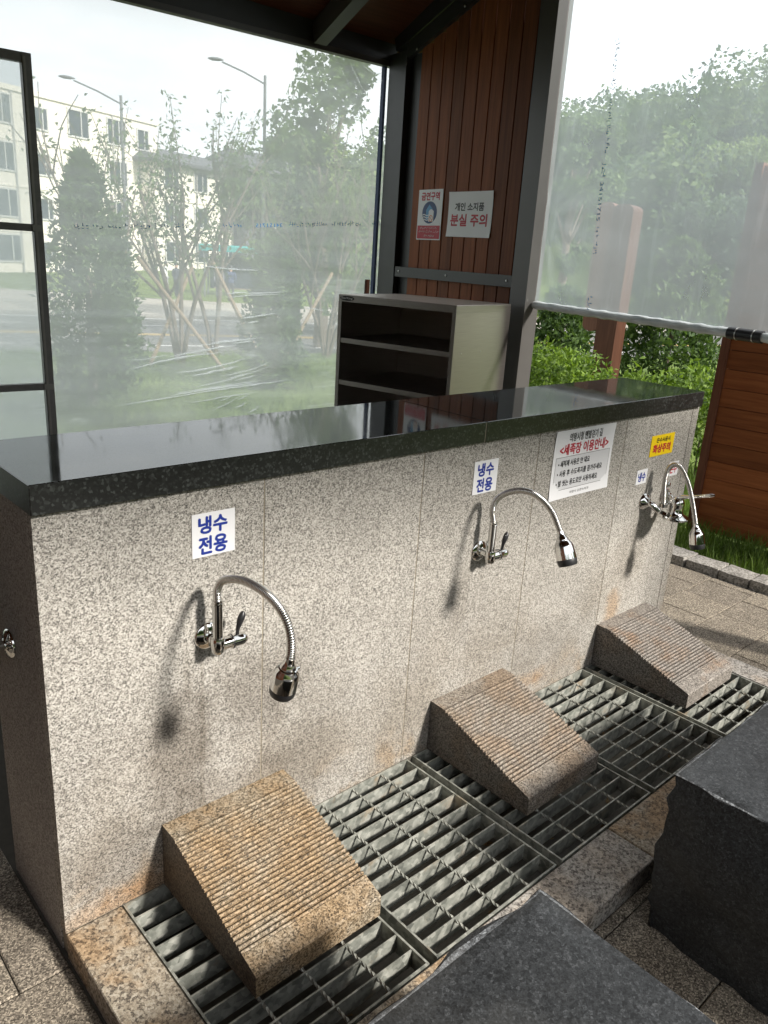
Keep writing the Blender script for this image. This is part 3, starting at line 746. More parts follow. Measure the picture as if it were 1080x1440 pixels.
# ------------------------------------------------------------------ notices on the wall
def wall_sign(name, label, cat, cx, cz, wid, hgt, m, rot=0.0, group=None, curl=.0):
    M = local_frame((cx, -.0018, cz), (math.cos(rot), 0, math.sin(rot)), (-math.sin(rot), 0, math.cos(rot)))
    r = sign_root(name, label, cat, M, group); plate(r, wid, hgt, m, curl=curl); return r
for cx, lb in ((.371, 'white sticker with blue Korean lettering above the tap near the wall end'), (1.259, 'white sticker with blue Korean lettering beside the rules poster')):
    r = wall_sign('notice_sticker', lb, 'sticker', cx, .842, .104, .098, 'paper', group='cold water stickers')
    lettering('냉수', -.002, .0225, .068, .037, 'ink_blue', r, bold=.0016)
    lettering('전용', -.002, -.0235, .068, .039, 'ink_blue', r, bold=.0016)
r = wall_sign('rules_poster', 'white rules poster with red heading and three bullet lines', 'poster', 1.751, .8255, .337, .2285, 'paper', curl=.003)
lettering('의왕시청 맨발걷기 길', 0, .089, .185, .027, 'ink_black', r, bold=.0007)
lettering('<세족장 이용안내>', 0, .0505, .275, .036, 'ink_red', r, bold=.0012)
flat_poly([(-.152, -.083), (.152, -.083), (.152, .026), (-.152, .026)], 'paper_grey', r, 'text_box', .0004)
mb = MB()
for a, b in (((-.152, .026), (.152, .0272)), ((-.152, -.0842), (.152, -.083)), ((-.1532, -.0842), (-.152, .0272)), ((.152, -.0842), (.1532, .0272))):
    mb.add([(a[0], a[1], .0005), (b[0], a[1], .0005), (b[0], b[1], .0005), (a[0], b[1], .0005)], [(0, 1, 2, 3)])
mb.obj('box_outline', 'ink_black', r)
for s_, wd, cy in (('• 세척제 사용은 안 돼요', .175, .005), ('• 사용 후 수도꼭지를 잠가주세요', .255, -.028), ('• 발 씻는 용도로만 사용하세요', .235, -.061)):
    lettering(s_, -.138+wd/2, cy, wd, .0205, 'ink_black', r, z=.0008, bold=.0006)
lettering('의왕시 공원녹지과', 0, -.0985, .11, .009, 'ink_black', r)
r = wall_sign('warning_sticker', 'yellow sticker with red and black Korean warning above the mixer tap', 'sticker', 2.268, .823, .166, .079, 'yellow')
lettering('온수사용시', .002, .0205, .098, .018, 'ink_black', r, bold=.0005)
lettering('화상주의', -.002, -.0115, .125, .032, 'ink_red', r, bold=.0016)
r = wall_sign('notice_sticker', 'small white sticker with blue lettering above the mixer flange', 'sticker', 2.155, .714, .073, .055, 'paper')
lettering('냉수', 0, 0, .05, .034, 'ink_blue', r, bold=.0012)
r = wall_sign('notice_sticker', 'small white sticker with red lettering behind the mixer hose', 'sticker', 2.388, .714, .075, .056, 'paper')
lettering('온수', 0, 0, .05, .034, 'ink_red', r, bold=.0012)

# ------------------------------------------------------------------ dark stone benches
def bench(label, x0, x1, y0, y1, z1, seed):
    root = thing('stone_bench', label, 'stone bench', (x0, y0, G), 0, 'dark split stone benches')
    L, D, H = x1-x0, y1-y0, z1-G
    def ax(l): return [0, .004] + [l*i/18 for i in range(1, 18)] + [l-.004, l]
    A = [ax(L), ax(D), [0]+[H*i/14 for i in range(1, 14)]+[H-.0045, H]]
    vid = {}; vs = []
    def vert(i, j, k):
        key = (i, j, k)
        if key in vid: return vid[key]
        p = Vector((A[0][i], A[1][j], A[2][k])); q = p.copy()
        s3 = Vector((seed*3.1, seed*1.7, 0))
        nz = mnoise.fractal((p+s3)*5, 1.0, 2.0, 4); n2 = mnoise.fractal((p+s3)*22, 1.0, 2.0, 3)
        top = k == len(A[2])-1
        rim = (min(p.x, L-p.x, p.y, D-p.y) < .0001)
        if k < len(A[2])-1 or rim:
            amp = .022*nz + .011*n2
            kk = 1.0 if not top else .55
            if i == 0: q.x -= amp*kk
            if i == len(A[0])-1: q.x += amp*kk
            if j == 0: q.y -= amp*kk
            if j == len(A[1])-1: q.y += amp*kk
            low = (1-p.z/H); 
            if i == 0: q.x -= .012*math.sin(low*3.0)
        if top and rim: q.z -= .002+.003*abs(n2)
        elif top: q.z += .0006*n2
        if k == 0: q.z = 0
        vid[key] = len(vs); vs.append(q); return vid[key]
    nxx, nyy, nzz = len(A[0])-1, len(A[1])-1, len(A[2])-1
    fs = []; mi = []
    for i in range(nxx):
        for j in range(nyy):
            fs.append((vert(i, j, nzz), vert(i+1, j, nzz), vert(i+1, j+1, nzz), vert(i, j+1, nzz)))
            e = i in (0, nxx-1) or j in (0, nyy-1)
            mi.append(2 if e else 0)
            fs.append((vert(i, j, 0), vert(i, j+1, 0), vert(i+1, j+1, 0), vert(i+1, j, 0))); mi.append(1)
    for k in range(nzz):
        for i in range(nxx):
            for j in (0, nyy): fs.append((vert(i, j, k), vert(i+1, j, k), vert(i+1, j, k+1), vert(i, j, k+1))); mi.append(1)
        for j in range(nyy):
            for i in (0, nxx): fs.append((vert(i, j, k), vert(i, j+1, k), vert(i, j+1, k+1), vert(i, j, k+1))); mi.append(1)
    me = bpy.data.meshes.new('stone'); me.from_pydata([tuple(p) for p in vs], [], fs)
    for m in ('bench_top', 'bench_side', 'chip'): me.materials.append(MAT[m])
    me.polygons.foreach_set('material_index', mi); me.polygons.foreach_set('use_smooth', [True]*len(fs))
    bm = bmesh.new(); bm.from_mesh(me); bmesh.ops.recalc_face_normals(bm, faces=bm.faces); bm.to_mesh(me); bm.free()
    me.set_sharp_from_angle(angle=rad(35))
    link('stone', me, root); return root
bench('black stone bench with a smooth top in front of the ochre foot block', -.42, .566, -1.32, -.792, .365, 1)
bench('black stone bench with a rough split end in front of the grey foot block', 1.085, 2.05, -1.34, -.775, .365, 2)

# ------------------------------------------------------------------ pavilion
PA = rad(-8.0)
pvl = thing('pavilion', 'dark steel shelter with a timber clad corner and timber ceiling', 'pavilion', (3.3, 2.33, G), PA)
PM = Matrix.Translation((3.3, 2.33, G)) @ Matrix.Rotation(PA, 4, 'Z'); PMI = PM.inverted()
def zl(z): return z-G
def roofz(Y): return 2.66+(.31-Y)*.34 if Y > -2.6 else 2.66+(.31+2.6)*.34-(-2.6-Y)*.36
pt = [MB().box((-.012, -.943, 0), (.09, -.814, zl(3.02))).obj('post', 'post_paint', pvl)]
MB().box((-.015, .346, 0), (.09, .535, zl(2.66))).obj('post', 'frame_dark', pvl)
MB().box((.0, -2.98, 0), (.09, -2.87, zl(3.55))).obj('post', 'frame_dark', pvl)
for X, Y in ((.75, -4.9), (-4.7, -4.9), (-4.7, .42)): MB().box((X, Y, 0), (X+.11, Y+.11, zl(2.75))).obj('post', 'frame_dark', pvl)
MB().box((.03, .225, 0), (.06, .346, zl(2.64))).obj('recess_shade_strip', 'frame_dark', pvl)  # dark strip stands in for the shadow in the recess
yb = .222
while yb > -.80:
    ya = max(yb-.1095, -.812)
    MB().bbox((.012, ya+.002, .02), (.03, yb-.002, zl(roofz(yb)-.02)), .002).obj('wall_board', 'panel_wood', pvl); yb -= .1095+.0025
MB().box((.031, -.81, 0), (.05, .222, zl(2.66))).obj('backing_sheet', 'frame_dark', pvl)
rl = MB().box((-.012, -.8135, zl(1.303)), (.011, .335, zl(1.367))).obj('rail', 'frame_dark', pvl)
for Y in (.29, -.22, -.775): MB().lathe([(0, .007), (.004, .0065), (.006, .003)], (-.012, Y, zl(1.337)), (-1, 0, 0), 8).obj('bolt', 'bolt', rl)
rl = MB().beam((0, .346, zl(2.655)), (0, -.814, zl(roofz(-.814)-.02)), .03, .085).obj('sloped_rail', 'frame_dark', pvl)
for Y in (.24, -.20): MB().lathe([(0, .007), (.004, .0065), (.006, .003)], (-.015, Y, zl(roofz(Y)-.035)), (-1, 0, 0), 8).obj('bolt', 'bolt', rl)
yb = .40  # unseen end wall, added to hold back sky light from the left
while yb > -4.75:
    MB().bbox((-4.66, yb-.1795, .02), (-4.64, yb-.002, zl(min(roofz(yb), roofz(yb-.18))+.1)), .002).obj('sky_block_board', 'ceiling_wood', pvl); yb -= .1825
# side beams under the roof edge
MB().beam((.04, .5, zl(2.75)), (.04, -2.6, zl(3.72)), .10, .16).obj('side_beam', 'frame_dark', pvl)
MB().beam((.04, -2.6, zl(3.72)), (.04, -5.1, zl(2.82)), .10, .16).obj('side_beam', 'frame_dark', pvl)
# back beam follows the film wall
FD = Vector((-math.cos(rad(4.5)), math.sin(rad(4.5)), 0)); FC = Vector((3.376, 2.869, 0))
FN = Vector((FD.y, -FD.x, 0)); FN = FN if FN.y > 0 else -FN       # points outwards
def fp(s_, z, o=0.0): return FC + FD*s_ + FN*o + Vector((0, 0, z))
def pl_(p): return PMI @ p
MB().beam(pl_(fp(-.05, 2.74, .06)), pl_(fp(6.5, 2.74, .06)), .12, .22).obj('back_beam', 'frame_dark', pvl)
MB().beam(pl_(fp(-.03, 2.612, .02)), pl_(fp(6.5, 2.612, .02)), .05, .033).obj('beam_flange', 'post_paint', pvl)
for X in (-.56, -2.2, -3.8): MB().beam((X, .50, zl(roofz(.50)+.075)), (X, -2.6, zl(roofz(-2.59)+.075)), .085, .12).obj('rafter', 'post_paint', pvl)
for Y in (-.55, -1.6):
    MB().beam((.0, Y, zl(roofz(Y)+.17)), (-5.4, Y, zl(roofz(Y)+.17)), .06, .06).obj('purlin', 'frame_dark', pvl)
MB().beam((1.0, -4.95, zl(2.76)), (-5.4, -4.95, zl(2.76)), .1, .2).obj('front_beam', 'frame_dark', pvl)
mb = MB()
X0, X1 = -5.6, .28
prof = [(.72, roofz(.72)+.145), (-2.6, roofz(-2.6)+.21), (-5.06, roofz(-5.06)+.145)]
top = [(y_, z_+.09) for y_, z_ in reversed(prof)]
mb.prism([(y_, zl(z_)) for y_, z_ in prof] + [(y_, zl(z_)) for y_, z_ in top], X0, X1); mb.obj('ceiling_deck', 'ceiling_wood', pvl)
mb = MB(); mb.prism([(y_, zl(z_+.093)) for y_, z_ in prof] + [(y_, zl(z_+.03)) for y_, z_ in top], X0-.05, X1+.05); mb.obj('roof_cover', 'dark_roof', pvl)

# ------------------------------------------------------------------ film curtains
def film_sheet(name, m, parent, s0, s1, z0_, z1_, fn, nx_, nz_, wob):
    vs = []
    for j in range(nz_+1):
        for i in range(nx_+1):
            s_ = s0+(s1-s0)*i/nx_; z_ = z0_+(z1_-z0_)*j/nz_
            vs.append(fn(s_, z_, wob(s_, z_)))
    vs = np.array([tuple(p) for p in vs]); ii = np.arange((nx_+1)*(nz_+1)).reshape(nz_+1, nx_+1)
    F_ = np.stack([ii[:-1, :-1], ii[:-1, 1:], ii[1:, 1:], ii[1:, :-1]], -1).reshape(-1, 4)
    return link(name, np_mesh(name, vs, F_, m, True), parent)
bf = thing('film_curtain', 'clear plastic film stretched across the open back of the shelter', 'plastic film', tuple(fp(3.0, G)))
BFM = Matrix.Translation(-fp(3.0, G))
def wob_back(s_, z_):
    a = .010*mnoise.noise(Vector((s_*1.1, z_*3.0, 1.0))) + .004*mnoise.noise(Vector((s_*2.5, z_*9, 7.0)))
    d_ = math.hypot(s_-.05, z_-2.6)                                  # gathered corner: folds fan out
    ang = math.atan2(2.6-z_, s_+.02)
    a += .012*math.sin(ang*26+math.sin(s_*3))*math.exp(-d_/.45)*min(1, d_/.08)
    a += .008*math.sin((s_*.5-z_*2.2)*9+2*mnoise.noise(Vector((s_, z_, 3))))*math.exp(-((z_-.75)/.35)**2)*math.exp(-((s_-1.1)/.7)**2)
    return a
film_sheet('film', 'film_back', bf, -.03, 6.4, G+.0, 2.615, lambda s_, z_, o_: BFM @ fp(s_, z_, .05+o_), 260, 110, wob_back)
MB().beam(BFM @ fp(.022, G, .035), BFM @ fp(.022, 2.6, .035), .03, .02, (1, 0, 0)).obj('edge_hem', 'blue_edge', bf)
# folds pinched into the film: small raised ridges, whitened to stand in for sun glints
FOLDS = [[(1.889, .48), (1.147, .548), (.657, .588)], [(1.348, .827), (1.117, .85), (.873, .873)], [(1.766, .699), (1.487, .753), (1.176, .785)], [(1.38, .567), (1.117, .608), (.807, .686)],
         [(1.028, .994), (.906, 1.01), (.782, 1.028)], [(1.146, 1.122), (.954, 1.138), (.752, 1.149)], [(1.252, .411), (1.117, .457), (1.025, .507)], [(.993, .372), (.943, .392), (.899, .415)],
         [(1.489, .664), (1.278, .682), (.996, .74)], [(1.764, .749), (1.647, .758), (1.514, .78)], [(.588, 1.07), (.487, 1.058), (.384, 1.045)], [(1.3, 1.304), (1.117, 1.293), (.91, 1.294)],
         [(.671, 2.577), (.653, 2.461)], [(.629, 2.576), (.594, 2.461)], [(.543, 2.582), (.476, 2.357)], [(.377, 2.584), (.271, 2.448)], [(.279, 2.582), (.162, 2.445)], [(.171, 2.581), (.058, 2.542)]]
rf = random.Random(12)
for f_ in list(FOLDS[:9]):
    for _ in range(3):
        ds, dz_, k_ = rf.uniform(-.12, .12), rf.uniform(-.045, .045), rf.uniform(.25, .6)
        c0 = np.mean(f_, axis=0); FOLDS.append([tuple(c0+(np.array(p)-c0)*k_+np.array([ds, dz_])) for p in f_])
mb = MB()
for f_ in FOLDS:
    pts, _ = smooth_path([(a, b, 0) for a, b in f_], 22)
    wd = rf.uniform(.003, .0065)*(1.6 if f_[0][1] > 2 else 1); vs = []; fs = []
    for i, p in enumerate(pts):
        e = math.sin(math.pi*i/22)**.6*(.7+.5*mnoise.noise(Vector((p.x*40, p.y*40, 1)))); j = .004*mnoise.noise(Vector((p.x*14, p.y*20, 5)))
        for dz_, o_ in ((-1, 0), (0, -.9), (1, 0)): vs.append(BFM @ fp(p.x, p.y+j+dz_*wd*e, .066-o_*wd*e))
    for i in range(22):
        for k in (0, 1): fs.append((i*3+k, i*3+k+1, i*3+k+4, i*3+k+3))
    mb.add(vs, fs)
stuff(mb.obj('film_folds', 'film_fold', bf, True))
# printed line on the film: mirrored digits and small unreadable marks
def marks(parent, M, runs, hgt, m='film_ink', seed=3):
    rr = random.Random(seed); mb = MB(); zc = 0
    for a, b in runs:
        x = a
        while x < b:
            wch = hgt*rr.uniform(.55, .95)
            for _ in range(rr.choice((2, 3, 3, 4))):
                px_, pz_ = x+rr.uniform(0, wch*.7), rr.uniform(-.5, .35)*hgt
                if rr.random() < .5: w_, h_ = hgt*.13, hgt*rr.uniform(.3, .75)
                else: w_, h_ = hgt*rr.uniform(.3, .6), hgt*.13
                zc += 1; e = .00002*zc
                mb.add([M @ Vector(p) for p in ((px_, pz_, e), (px_+w_, pz_, e), (px_+w_, pz_+h_, e), (px_, pz_+h_, e))], [(0, 1, 2, 3)])
            x += wch*1.15
    return stuff(mb.obj('printed_marks', m, parent))
tdir = (fp(0, 1.635)-fp(2.05, 1.474)).normalized()
T = local_frame(BFM @ fp(2.08, 1.472, .028), tdir, Vector((0, 0, 1)) - tdir*tdir.z)
marks(bf, T, ((.02, .08), (.12, .17), (.20, .27), (.30, .44), (.47, .55), (.59, .69), (.90, .95), (.97, 1.02), (1.36, 1.42), (1.44, 1.66), (1.69, 1.77), (1.79, 1.92), (2.02, 2.06), (2.08, 2.12)), .022)
def digits(parent, M, cx, wid, hgt):
    o = lettering('34151715', cx, 0, wid, hgt, 'film_ink', parent, name='printed_digits', mirror=True); o.matrix_local = M; return o
digits(bf, T, 1.22, .19, .022)

# door panel with a steel frame
dp = thing('framed_door', 'grey metal framed film door panel with crossbars beside the stretched film', 'door panel', tuple(fp(2.6, G, -.05)))
DM = Matrix.Translation(-fp(2.6, G, -.05))
def sx_(x): return (3.376-x)/math.cos(rad(4.5))
sr = sx_(1.112)
MB().beam(DM @ fp(sr, G, -.05), DM @ fp(sr, 2.257, -.05), .046, .04, FN).obj('stile', 'alu', dp)
MB().beam(DM @ fp(sr+.012, G, -.073), DM @ fp(sr+.012, 2.24, -.073), .012, .006, FN).obj('stile_bead', 'rail_steel', dp)
MB().beam(DM @ fp(sr+1.25, G, -.05), DM @ fp(sr+1.25, 2.257, -.05), .046, .04, FN).obj('stile', 'alu', dp)
for zc, hh in ((2.235, .044), (1.457, .036), (.640, .036), (0.0, .05)):
    MB().beam(DM @ fp(sr+.024, zc, -.05), DM @ fp(sr+1.226, zc, -.05), .034, hh).obj('crossbar', 'alu', dp)
for zc in (1.457, .640):
    MB().beam(DM @ fp(sr-.02, zc, -.0745), DM @ fp(sr+.03, zc, -.0745), .006, .03).obj('bracket', 'rail_steel', dp)
film_sheet('door_film', 'film_door', dp, sr+.02, sr+1.23, G+.02, 2.22, lambda s_, z_, o_: DM @ fp(s_, z_, -.028+o_), 40, 60, lambda a, b: .004*mnoise.noise(Vector((a*3, b*4, 9.0))))

# side curtain with its roll pipe
sc_ = thing('film_curtain', 'clear plastic side curtain rolled round a pipe beside the grey post', 'plastic film', (3.3, 2.33, G), PA)
def wob_side(s_, z_):
    a = .012*mnoise.noise(Vector((s_*1.6, z_*1.2, 4.0))) + .003*mnoise.noise(Vector((s_*9, z_*2.0, 7.0)))
    d_ = math.hypot(s_+.95, z_-1.55); ang = math.atan2(z_-1.55, -(s_+.93))
    return a + .0045*math.sin(ang*15+3*mnoise.noise(Vector((s_*3, z_*3, 2))))*math.exp(-d_/.3)*min(1, d_/.08)
def pz(Y): return 1.2185+(Y+1.05)*.0166
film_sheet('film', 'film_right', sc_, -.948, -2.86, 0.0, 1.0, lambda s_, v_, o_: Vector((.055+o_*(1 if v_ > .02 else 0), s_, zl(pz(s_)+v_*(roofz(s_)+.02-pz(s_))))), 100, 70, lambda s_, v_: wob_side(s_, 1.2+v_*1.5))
pts = []; rs = []
for i in range(140):
    Y = -.955-1.92*i/139; pts.append((.045, Y, zl(pz(Y)))); rs.append(.021+.0022*mnoise.noise(Vector((Y*30, 0, 0)))+.0016*math.sin(Y*55))
MB().tube(pts, rs, 14).obj('roll_pipe', 'roll', sc_, True)
js = MB().tube([(.045, -2.165, zl(pz(-2.165))), (.045, -2.325, zl(pz(-2.325)))], .026, 16).obj('joint_sleeve', 'black_plastic', sc_, True)
for Y in (-2.205, -2.285): MB().tube([(.045, Y, zl(pz(Y))), (.045, Y-.004, zl(pz(Y)))], .0277, 16).obj('clamp_ring', 'bolt', js, True)
T2 = local_frame((.030, -1.365, zl(1.20)), (0, .04, 1), (0, -1, .04))
marks(sc_, T2, ((.0, .09), (.30, .35), (.38, .42), (.66, .72), (.77, .83), (.85, 1.0), (1.05, 1.1), (1.13, 1.26)), .022, seed=5)
digits(sc_, T2, .55, .18, .022)

# ------------------------------------------------------------------ notices on the timber panel
def panel_sign(name, label, cat, Yc, zc, wid, hgt, m, tilt=0.0, curl=0.0):
    ex = PM.to_3x3() @ Vector((0, -1, 0)); M = local_frame(PM @ Vector((.0085, Yc, zl(zc))), ex*math.cos(tilt)+Vector((0, 0, math.sin(tilt))), Vector((0, 0, math.cos(tilt)))-ex*math.sin(tilt))
    r = sign_root(name, label, cat, M); plate(r, wid, hgt, m, thick=.002, curl=curl); return r
r = panel_sign('no_smoking_sign', 'white and red no-smoking plate with a round blue emblem on the timber panel', 'sign', .022, 1.693, .249, .300, 'paper')
lettering('금연구역', 0, .110, .185, .046, 'ink_red', r, bold=.0022)
flat_poly([(-.117, -.143), (.117, -.143), (.117, -.064), (-.117, -.064)], 'ink_red', r, 'red_band', .0008)
flat_poly(ring_poly(0, .014, .076, .066), 'navy', r, 'emblem_disc', .0006)
flat_poly([(-.036, -.03), (-.036, .03), (-.004, .062), (.03, .035), (.03, -.03)], 'sky_blue', r, 'emblem_house', .0009)
flat_poly([(-.008, -.04), (-.008, .02), (.004, .032), (.022, .034), (.044, .022), (.044, -.04)], 'paper', r, 'emblem_tower', .0012)
mb = MB()
for k in range(3):
    for i in range(6):
        xa, xb = -.07+i*.0105, -.07+(i+1)*.0105; ya, yb_ = -.004-k*.014+.004*math.sin(i*1.1), -.004-k*.014+.004*math.sin((i+1)*1.1)
        mb.add([(xa, ya, .0011), (xb, yb_, .0011), (xb, yb_+.006, .0011), (xa, ya+.006, .0011)], [(0, 1, 2, 3)])
mb.obj('emblem_waves', 'paper', r)
mb = MB(); N = 24
for i in range(N):
    a, b = 2*math.pi*i/N, 2*math.pi*(i+1)/N
    mb.add([(.018+.020*math.cos(a), -.022+.020*math.sin(a), .0015), (.018+.020*math.cos(b), -.022+.020*math.sin(b), .0015), (.018+.0155*math.cos(b), -.022+.0155*math.sin(b), .0015), (.018+.0155*math.cos(a), -.022+.0155*math.sin(a), .0015)], [(0, 1, 2, 3)])
mb.add([(.002, -.010, .0016), (.005, -.007, .0016), (.034, -.034, .0016), (.031, -.037, .0016)], [(0, 1, 2, 3)])
mb.obj('no_smoking_mark', 'orange', r)
T3 = Matrix.Identity(4)
for yy, a, b in ((-.080, -.085, .085), (-.101, -.105, .105), (-.127, -.045, .055)):
    marks(r, Matrix.Translation((0, yy, .0012)), ((a, b),), .011, 'paper', seed=int(yy*-1000))
r = panel_sign('paper_notice', 'white paper notice with black and red lettering taped to the timber panel', 'sign', -.370, 1.693, .404, .256, 'paper', tilt=-.008, curl=.006)
lettering('개인 소지품', -.005, .043, .265, .044, 'ink_black', r, bold=.0018)
lettering('분실 주의', -.005, -.032, .335, .066, 'ink_red', r, bold=.0028)

# ------------------------------------------------------------------ stainless shoe cabinet
cb = thing('shoe_cabinet', 'stainless steel open shelf cabinet behind the wall beside the timber panel', 'cabinet', (2.525, 1.327, G), .217)
CW, CD, CH = .75, .60, 1.217-G
MB().bbox((0, 0, CH-.0375), (CD, CW, CH), .003).obj('top_panel', 'steel', cb)
for y_ in (0.0, CW-.022): MB().box((.0, y_, .04), (CD, y_+.022, CH-.038)).obj('side_panel', 'steel', cb)
MB().box((CD-.02, .0225, .04), (CD-.001, CW-.0225, CH-.038)).obj('back_panel', 'steel', cb)
for z_ in (.9845, .752, .52, .288, .056): MB().box((.003, .0225, zl(z_)-.026), (CD-.0205, CW-.0225, zl(z_))).obj('shelf', 'steel', cb)
for x_, y_ in ((.03, .03), (.03, CW-.06), (CD-.06, .03), (CD-.06, CW-.06)): MB().box((x_, y_, 0), (x_+.03, y_+.03, .0395)).obj('foot', 'black_plastic', cb)
for x_ in (.085, .29): MB().lathe([(0, .004), (.003, .0035)], (x_, 0, zl(.975)), (0, -1, 0), 8).obj('screw', 'bolt', cb)
bd = MB().lathe([(0, .5), (.002, .48)], (0, 0, 0), (0, 0, 1), 24)
bd.v = [(p[0]*.098, p[1]*.026, p[2]) for p in bd.v]
bg_ = bd.obj('badge', 'black_plastic', cb); bg_.matrix_local = local_frame((-.0005, CW-.06, CH-.0195), (0, -1, 0), (0, 0, 1))
lettering('StarKing', 0, 0, .075, .013, 'paper', bg_, z=.0024, bold=.0004)
st = MB().tube([(2.83, 2.37, G), (2.845, 2.38, 1.285)], .016, 10).obj('wooden_stick', 'brown_wood', None, True)
tag(st, 'brown wooden stick standing behind the stainless shelf cabinet', 'stick')

# ================================================================== OUTSIDE
def tz(x, y): return float(terrain(np.array(x), np.array(y)))
def tl(p, q, f): return tuple(np.array(p)*(1-f)+np.array(q)*f)
# ------------------------------------------------------------------ timber screen on the lawn
FA = rad(-85)
fs_ = thing('timber_screen', 'screen of horizontal reddish timber planks standing on the lawn', 'fence', (4.15, .70, G), FA)
for k in range(19):
    z_ = .01+.1095*k
    MB().bbox((.045, -.011, z_), (2.4, .011, z_+.1065), .0025).obj('plank', 'fence_wood', fs_)
MB().box((0, -.035, 0), (.044, .035, 2.10)).obj('screen_post', 'red_wood', fs_)
MB().box((1.2, .019, 0), (1.28, .08, 2.08)).obj('screen_post', 'red_wood', fs_)
MB().box((.05, .0125, .0), (2.4, .018, 2.07)).obj('backing_sheet', 'frame_dark', fs_)  # dark sheet added to stop light showing through the plank gaps

# ------------------------------------------------------------------ brown wooden post with side board
bp = thing('wooden_post', 'thick brown timber post with a rounded board on its side beyond the hedge', 'post', (6.93, 3.22, tz(6.93, 3.22)), rad(-84))
def rounded_board(x0, x1, y0, y1, z0_, z1_, rb=True):
    mb = MB(); cx, r = (x0+x1)/2, (x1-x0)/2; prof = []
    for i in range(13):
        a = math.pi*i/12; prof.append((cx+r*math.cos(a), z1_-r*.55+r*.55*math.sin(a)))
    if rb:
        for i in range(13):
            a = math.pi+math.pi*i/12; prof.append((cx+r*math.cos(a), z0_+r*.7+r*.7*math.sin(a)))
    else: prof += [(x0, z0_), (x1, z0_)]
    n = len(prof)
    mb.add([(x, y0, z) for x, z in prof]+[(x, y1, z) for x, z in prof], [tuple(range(n)), tuple(reversed(range(n, 2*n)))]+[(i, n+i, n+(i+1) % n, (i+1) % n) for i in range(n)])
    return mb
rounded_board(-.07, .15, -.11, .11, 0, 2.15, False).obj('post_shaft', 'brown_wood', bp)
rounded_board(-.26, -.075, -.06, .06, .90, 2.17).obj('side_board', 'board_wood', bp)

# ------------------------------------------------------------------ grass
def blades(n, fn, h, wd):
    P_ = fn(n); n = len(P_)
    a = rng.uniform(0, 2*np.pi, n); hh = h*(1+rng.uniform(-.5, .6, n)); lean = rng.normal(0, .35, (n, 2))*hh[:, None]
    sx, sy = np.cos(a)*wd/2, np.sin(a)*wd/2; z0_ = np.zeros(n)
    A = np.stack([P_[:, 0]-sx, P_[:, 1]-sy, P_[:, 2]], 1); B = np.stack([P_[:, 0]+sx, P_[:, 1]+sy, P_[:, 2]], 1)
    Mi = P_ + np.stack([lean[:, 0]*.35, lean[:, 1]*.35, hh*.6], 1); C_ = P_ + np.stack([lean[:, 0], lean[:, 1], hh], 1)
    M1 = Mi-np.stack([sx*.7, sy*.7, z0_], 1); M2 = Mi+np.stack([sx*.7, sy*.7, z0_], 1)
    V = np.stack([A, B, M2, M1, C_], 1).reshape(-1, 3); k = np.arange(n)*5
    F1 = np.stack([k, k+1, k+2, k+3], 1); F2 = np.stack([k+3, k+2, k+4, k+4], 1)
    return V, F1, np.stack([k+3, k+2, k+4], 1)
def grass_obj(name, label, n, fn, h, wd):
    V, F1, F2 = blades(n, fn, h, wd)
    me = bpy.data.meshes.new(name); nf = len(F1)
    lv = np.concatenate([F1.ravel(), F2.ravel()]).astype(np.int32)
    me.vertices.add(len(V)); me.vertices.foreach_set('co', V.astype(np.float32).ravel()); me.loops.add(len(lv)); me.loops.foreach_set('vertex_index', lv)
    me.polygons.add(2*nf); me.polygons.foreach_set('loop_start', np.concatenate([np.arange(nf)*4, nf*4+np.arange(nf)*3]).astype(np.int32))
    me.polygons.foreach_set('loop_total', np.concatenate([np.full(nf, 4), np.full(nf, 3)]).astype(np.int32))
    me.update(calc_edges=True); me.materials.append(MAT['grass'])
    o = stuff(link(name, me)); tag(o, label, 'grass'); return o
def near_lawn(n):
    x = rng.uniform(3.64, 5.6, n); y = rng.uniform(-1.2, 3.4, n); m = rng.random(n) < np.clip(1.6-(x-3.6)*.5, .3, 1)
    x, y = x[m], y[m]; return np.stack([x, y, terrain(x, y)+.01], 1)
grass_obj('grass', 'long green grass between the kerb stones and the timber screen', 26000, near_lawn, .085, .0055)
def back_lawn(n):
    x = rng.uniform(0, 10, n); y = rng.uniform(3.3, 10.5, n); nn = .342*x+.94*y; m = (nn < 10.2) & (mn(x, y) > rng.random(n)*.8)
    x, y = x[m], y[m]; return np.stack([x, y, terrain(x, y)], 1)
def mn(x, y): return .5+.5*np.sin(x*1.3+1)*np.cos(y*1.7)+.2*np.sin(x*4.1+y*3.3)
grass_obj('grass', 'uneven lawn behind the stretched film at the back', 42000, back_lawn, .10, .011)

# ------------------------------------------------------------------ shrubs and conifers
def shell(n, rx, rz, zc, taper, seed):
    """points in the outer layer of a columnar crown"""
    z = rng.random(n)**.85; ang = rng.uniform(0, 2*np.pi, n)
    prof = np.where(z < .22, .72+.28*z/.22, np.clip((1-z)/.78, 0, 1)**taper)
    lump = 1+.20*np.sin(ang*3+z*9+seed)+.16*np.sin(ang*5-z*17+seed*2)+.10*np.sin(ang*2+z*31+seed)+.08*rng.normal(size=n)
    r = rx*prof*lump*(1-.55*rng.random(n)**2.6)
    return np.stack([r*np.cos(ang), r*np.sin(ang), zc+z*rz], 1)
def thuja(label, x, y, h, r, seed, taper=.55, n=5200, size=.07, group='columnar conifers on the lawn'):
    root = thing('conifer', label, 'conifer', (x, y, tz(x, y)), 0, group)
    V, F_ = leaves(shell(n, r, h-.06, .06, taper, seed), size, .42, up=.75)
    link('crown', np_mesh('crown', V, F_, 'thuja'), root)
    MB().tube([(0, 0, 0), (.01, 0, h*.5), (0, 0, h*.8)], [.045, .03, .01], 8).obj('trunk', 'bark', root, True)
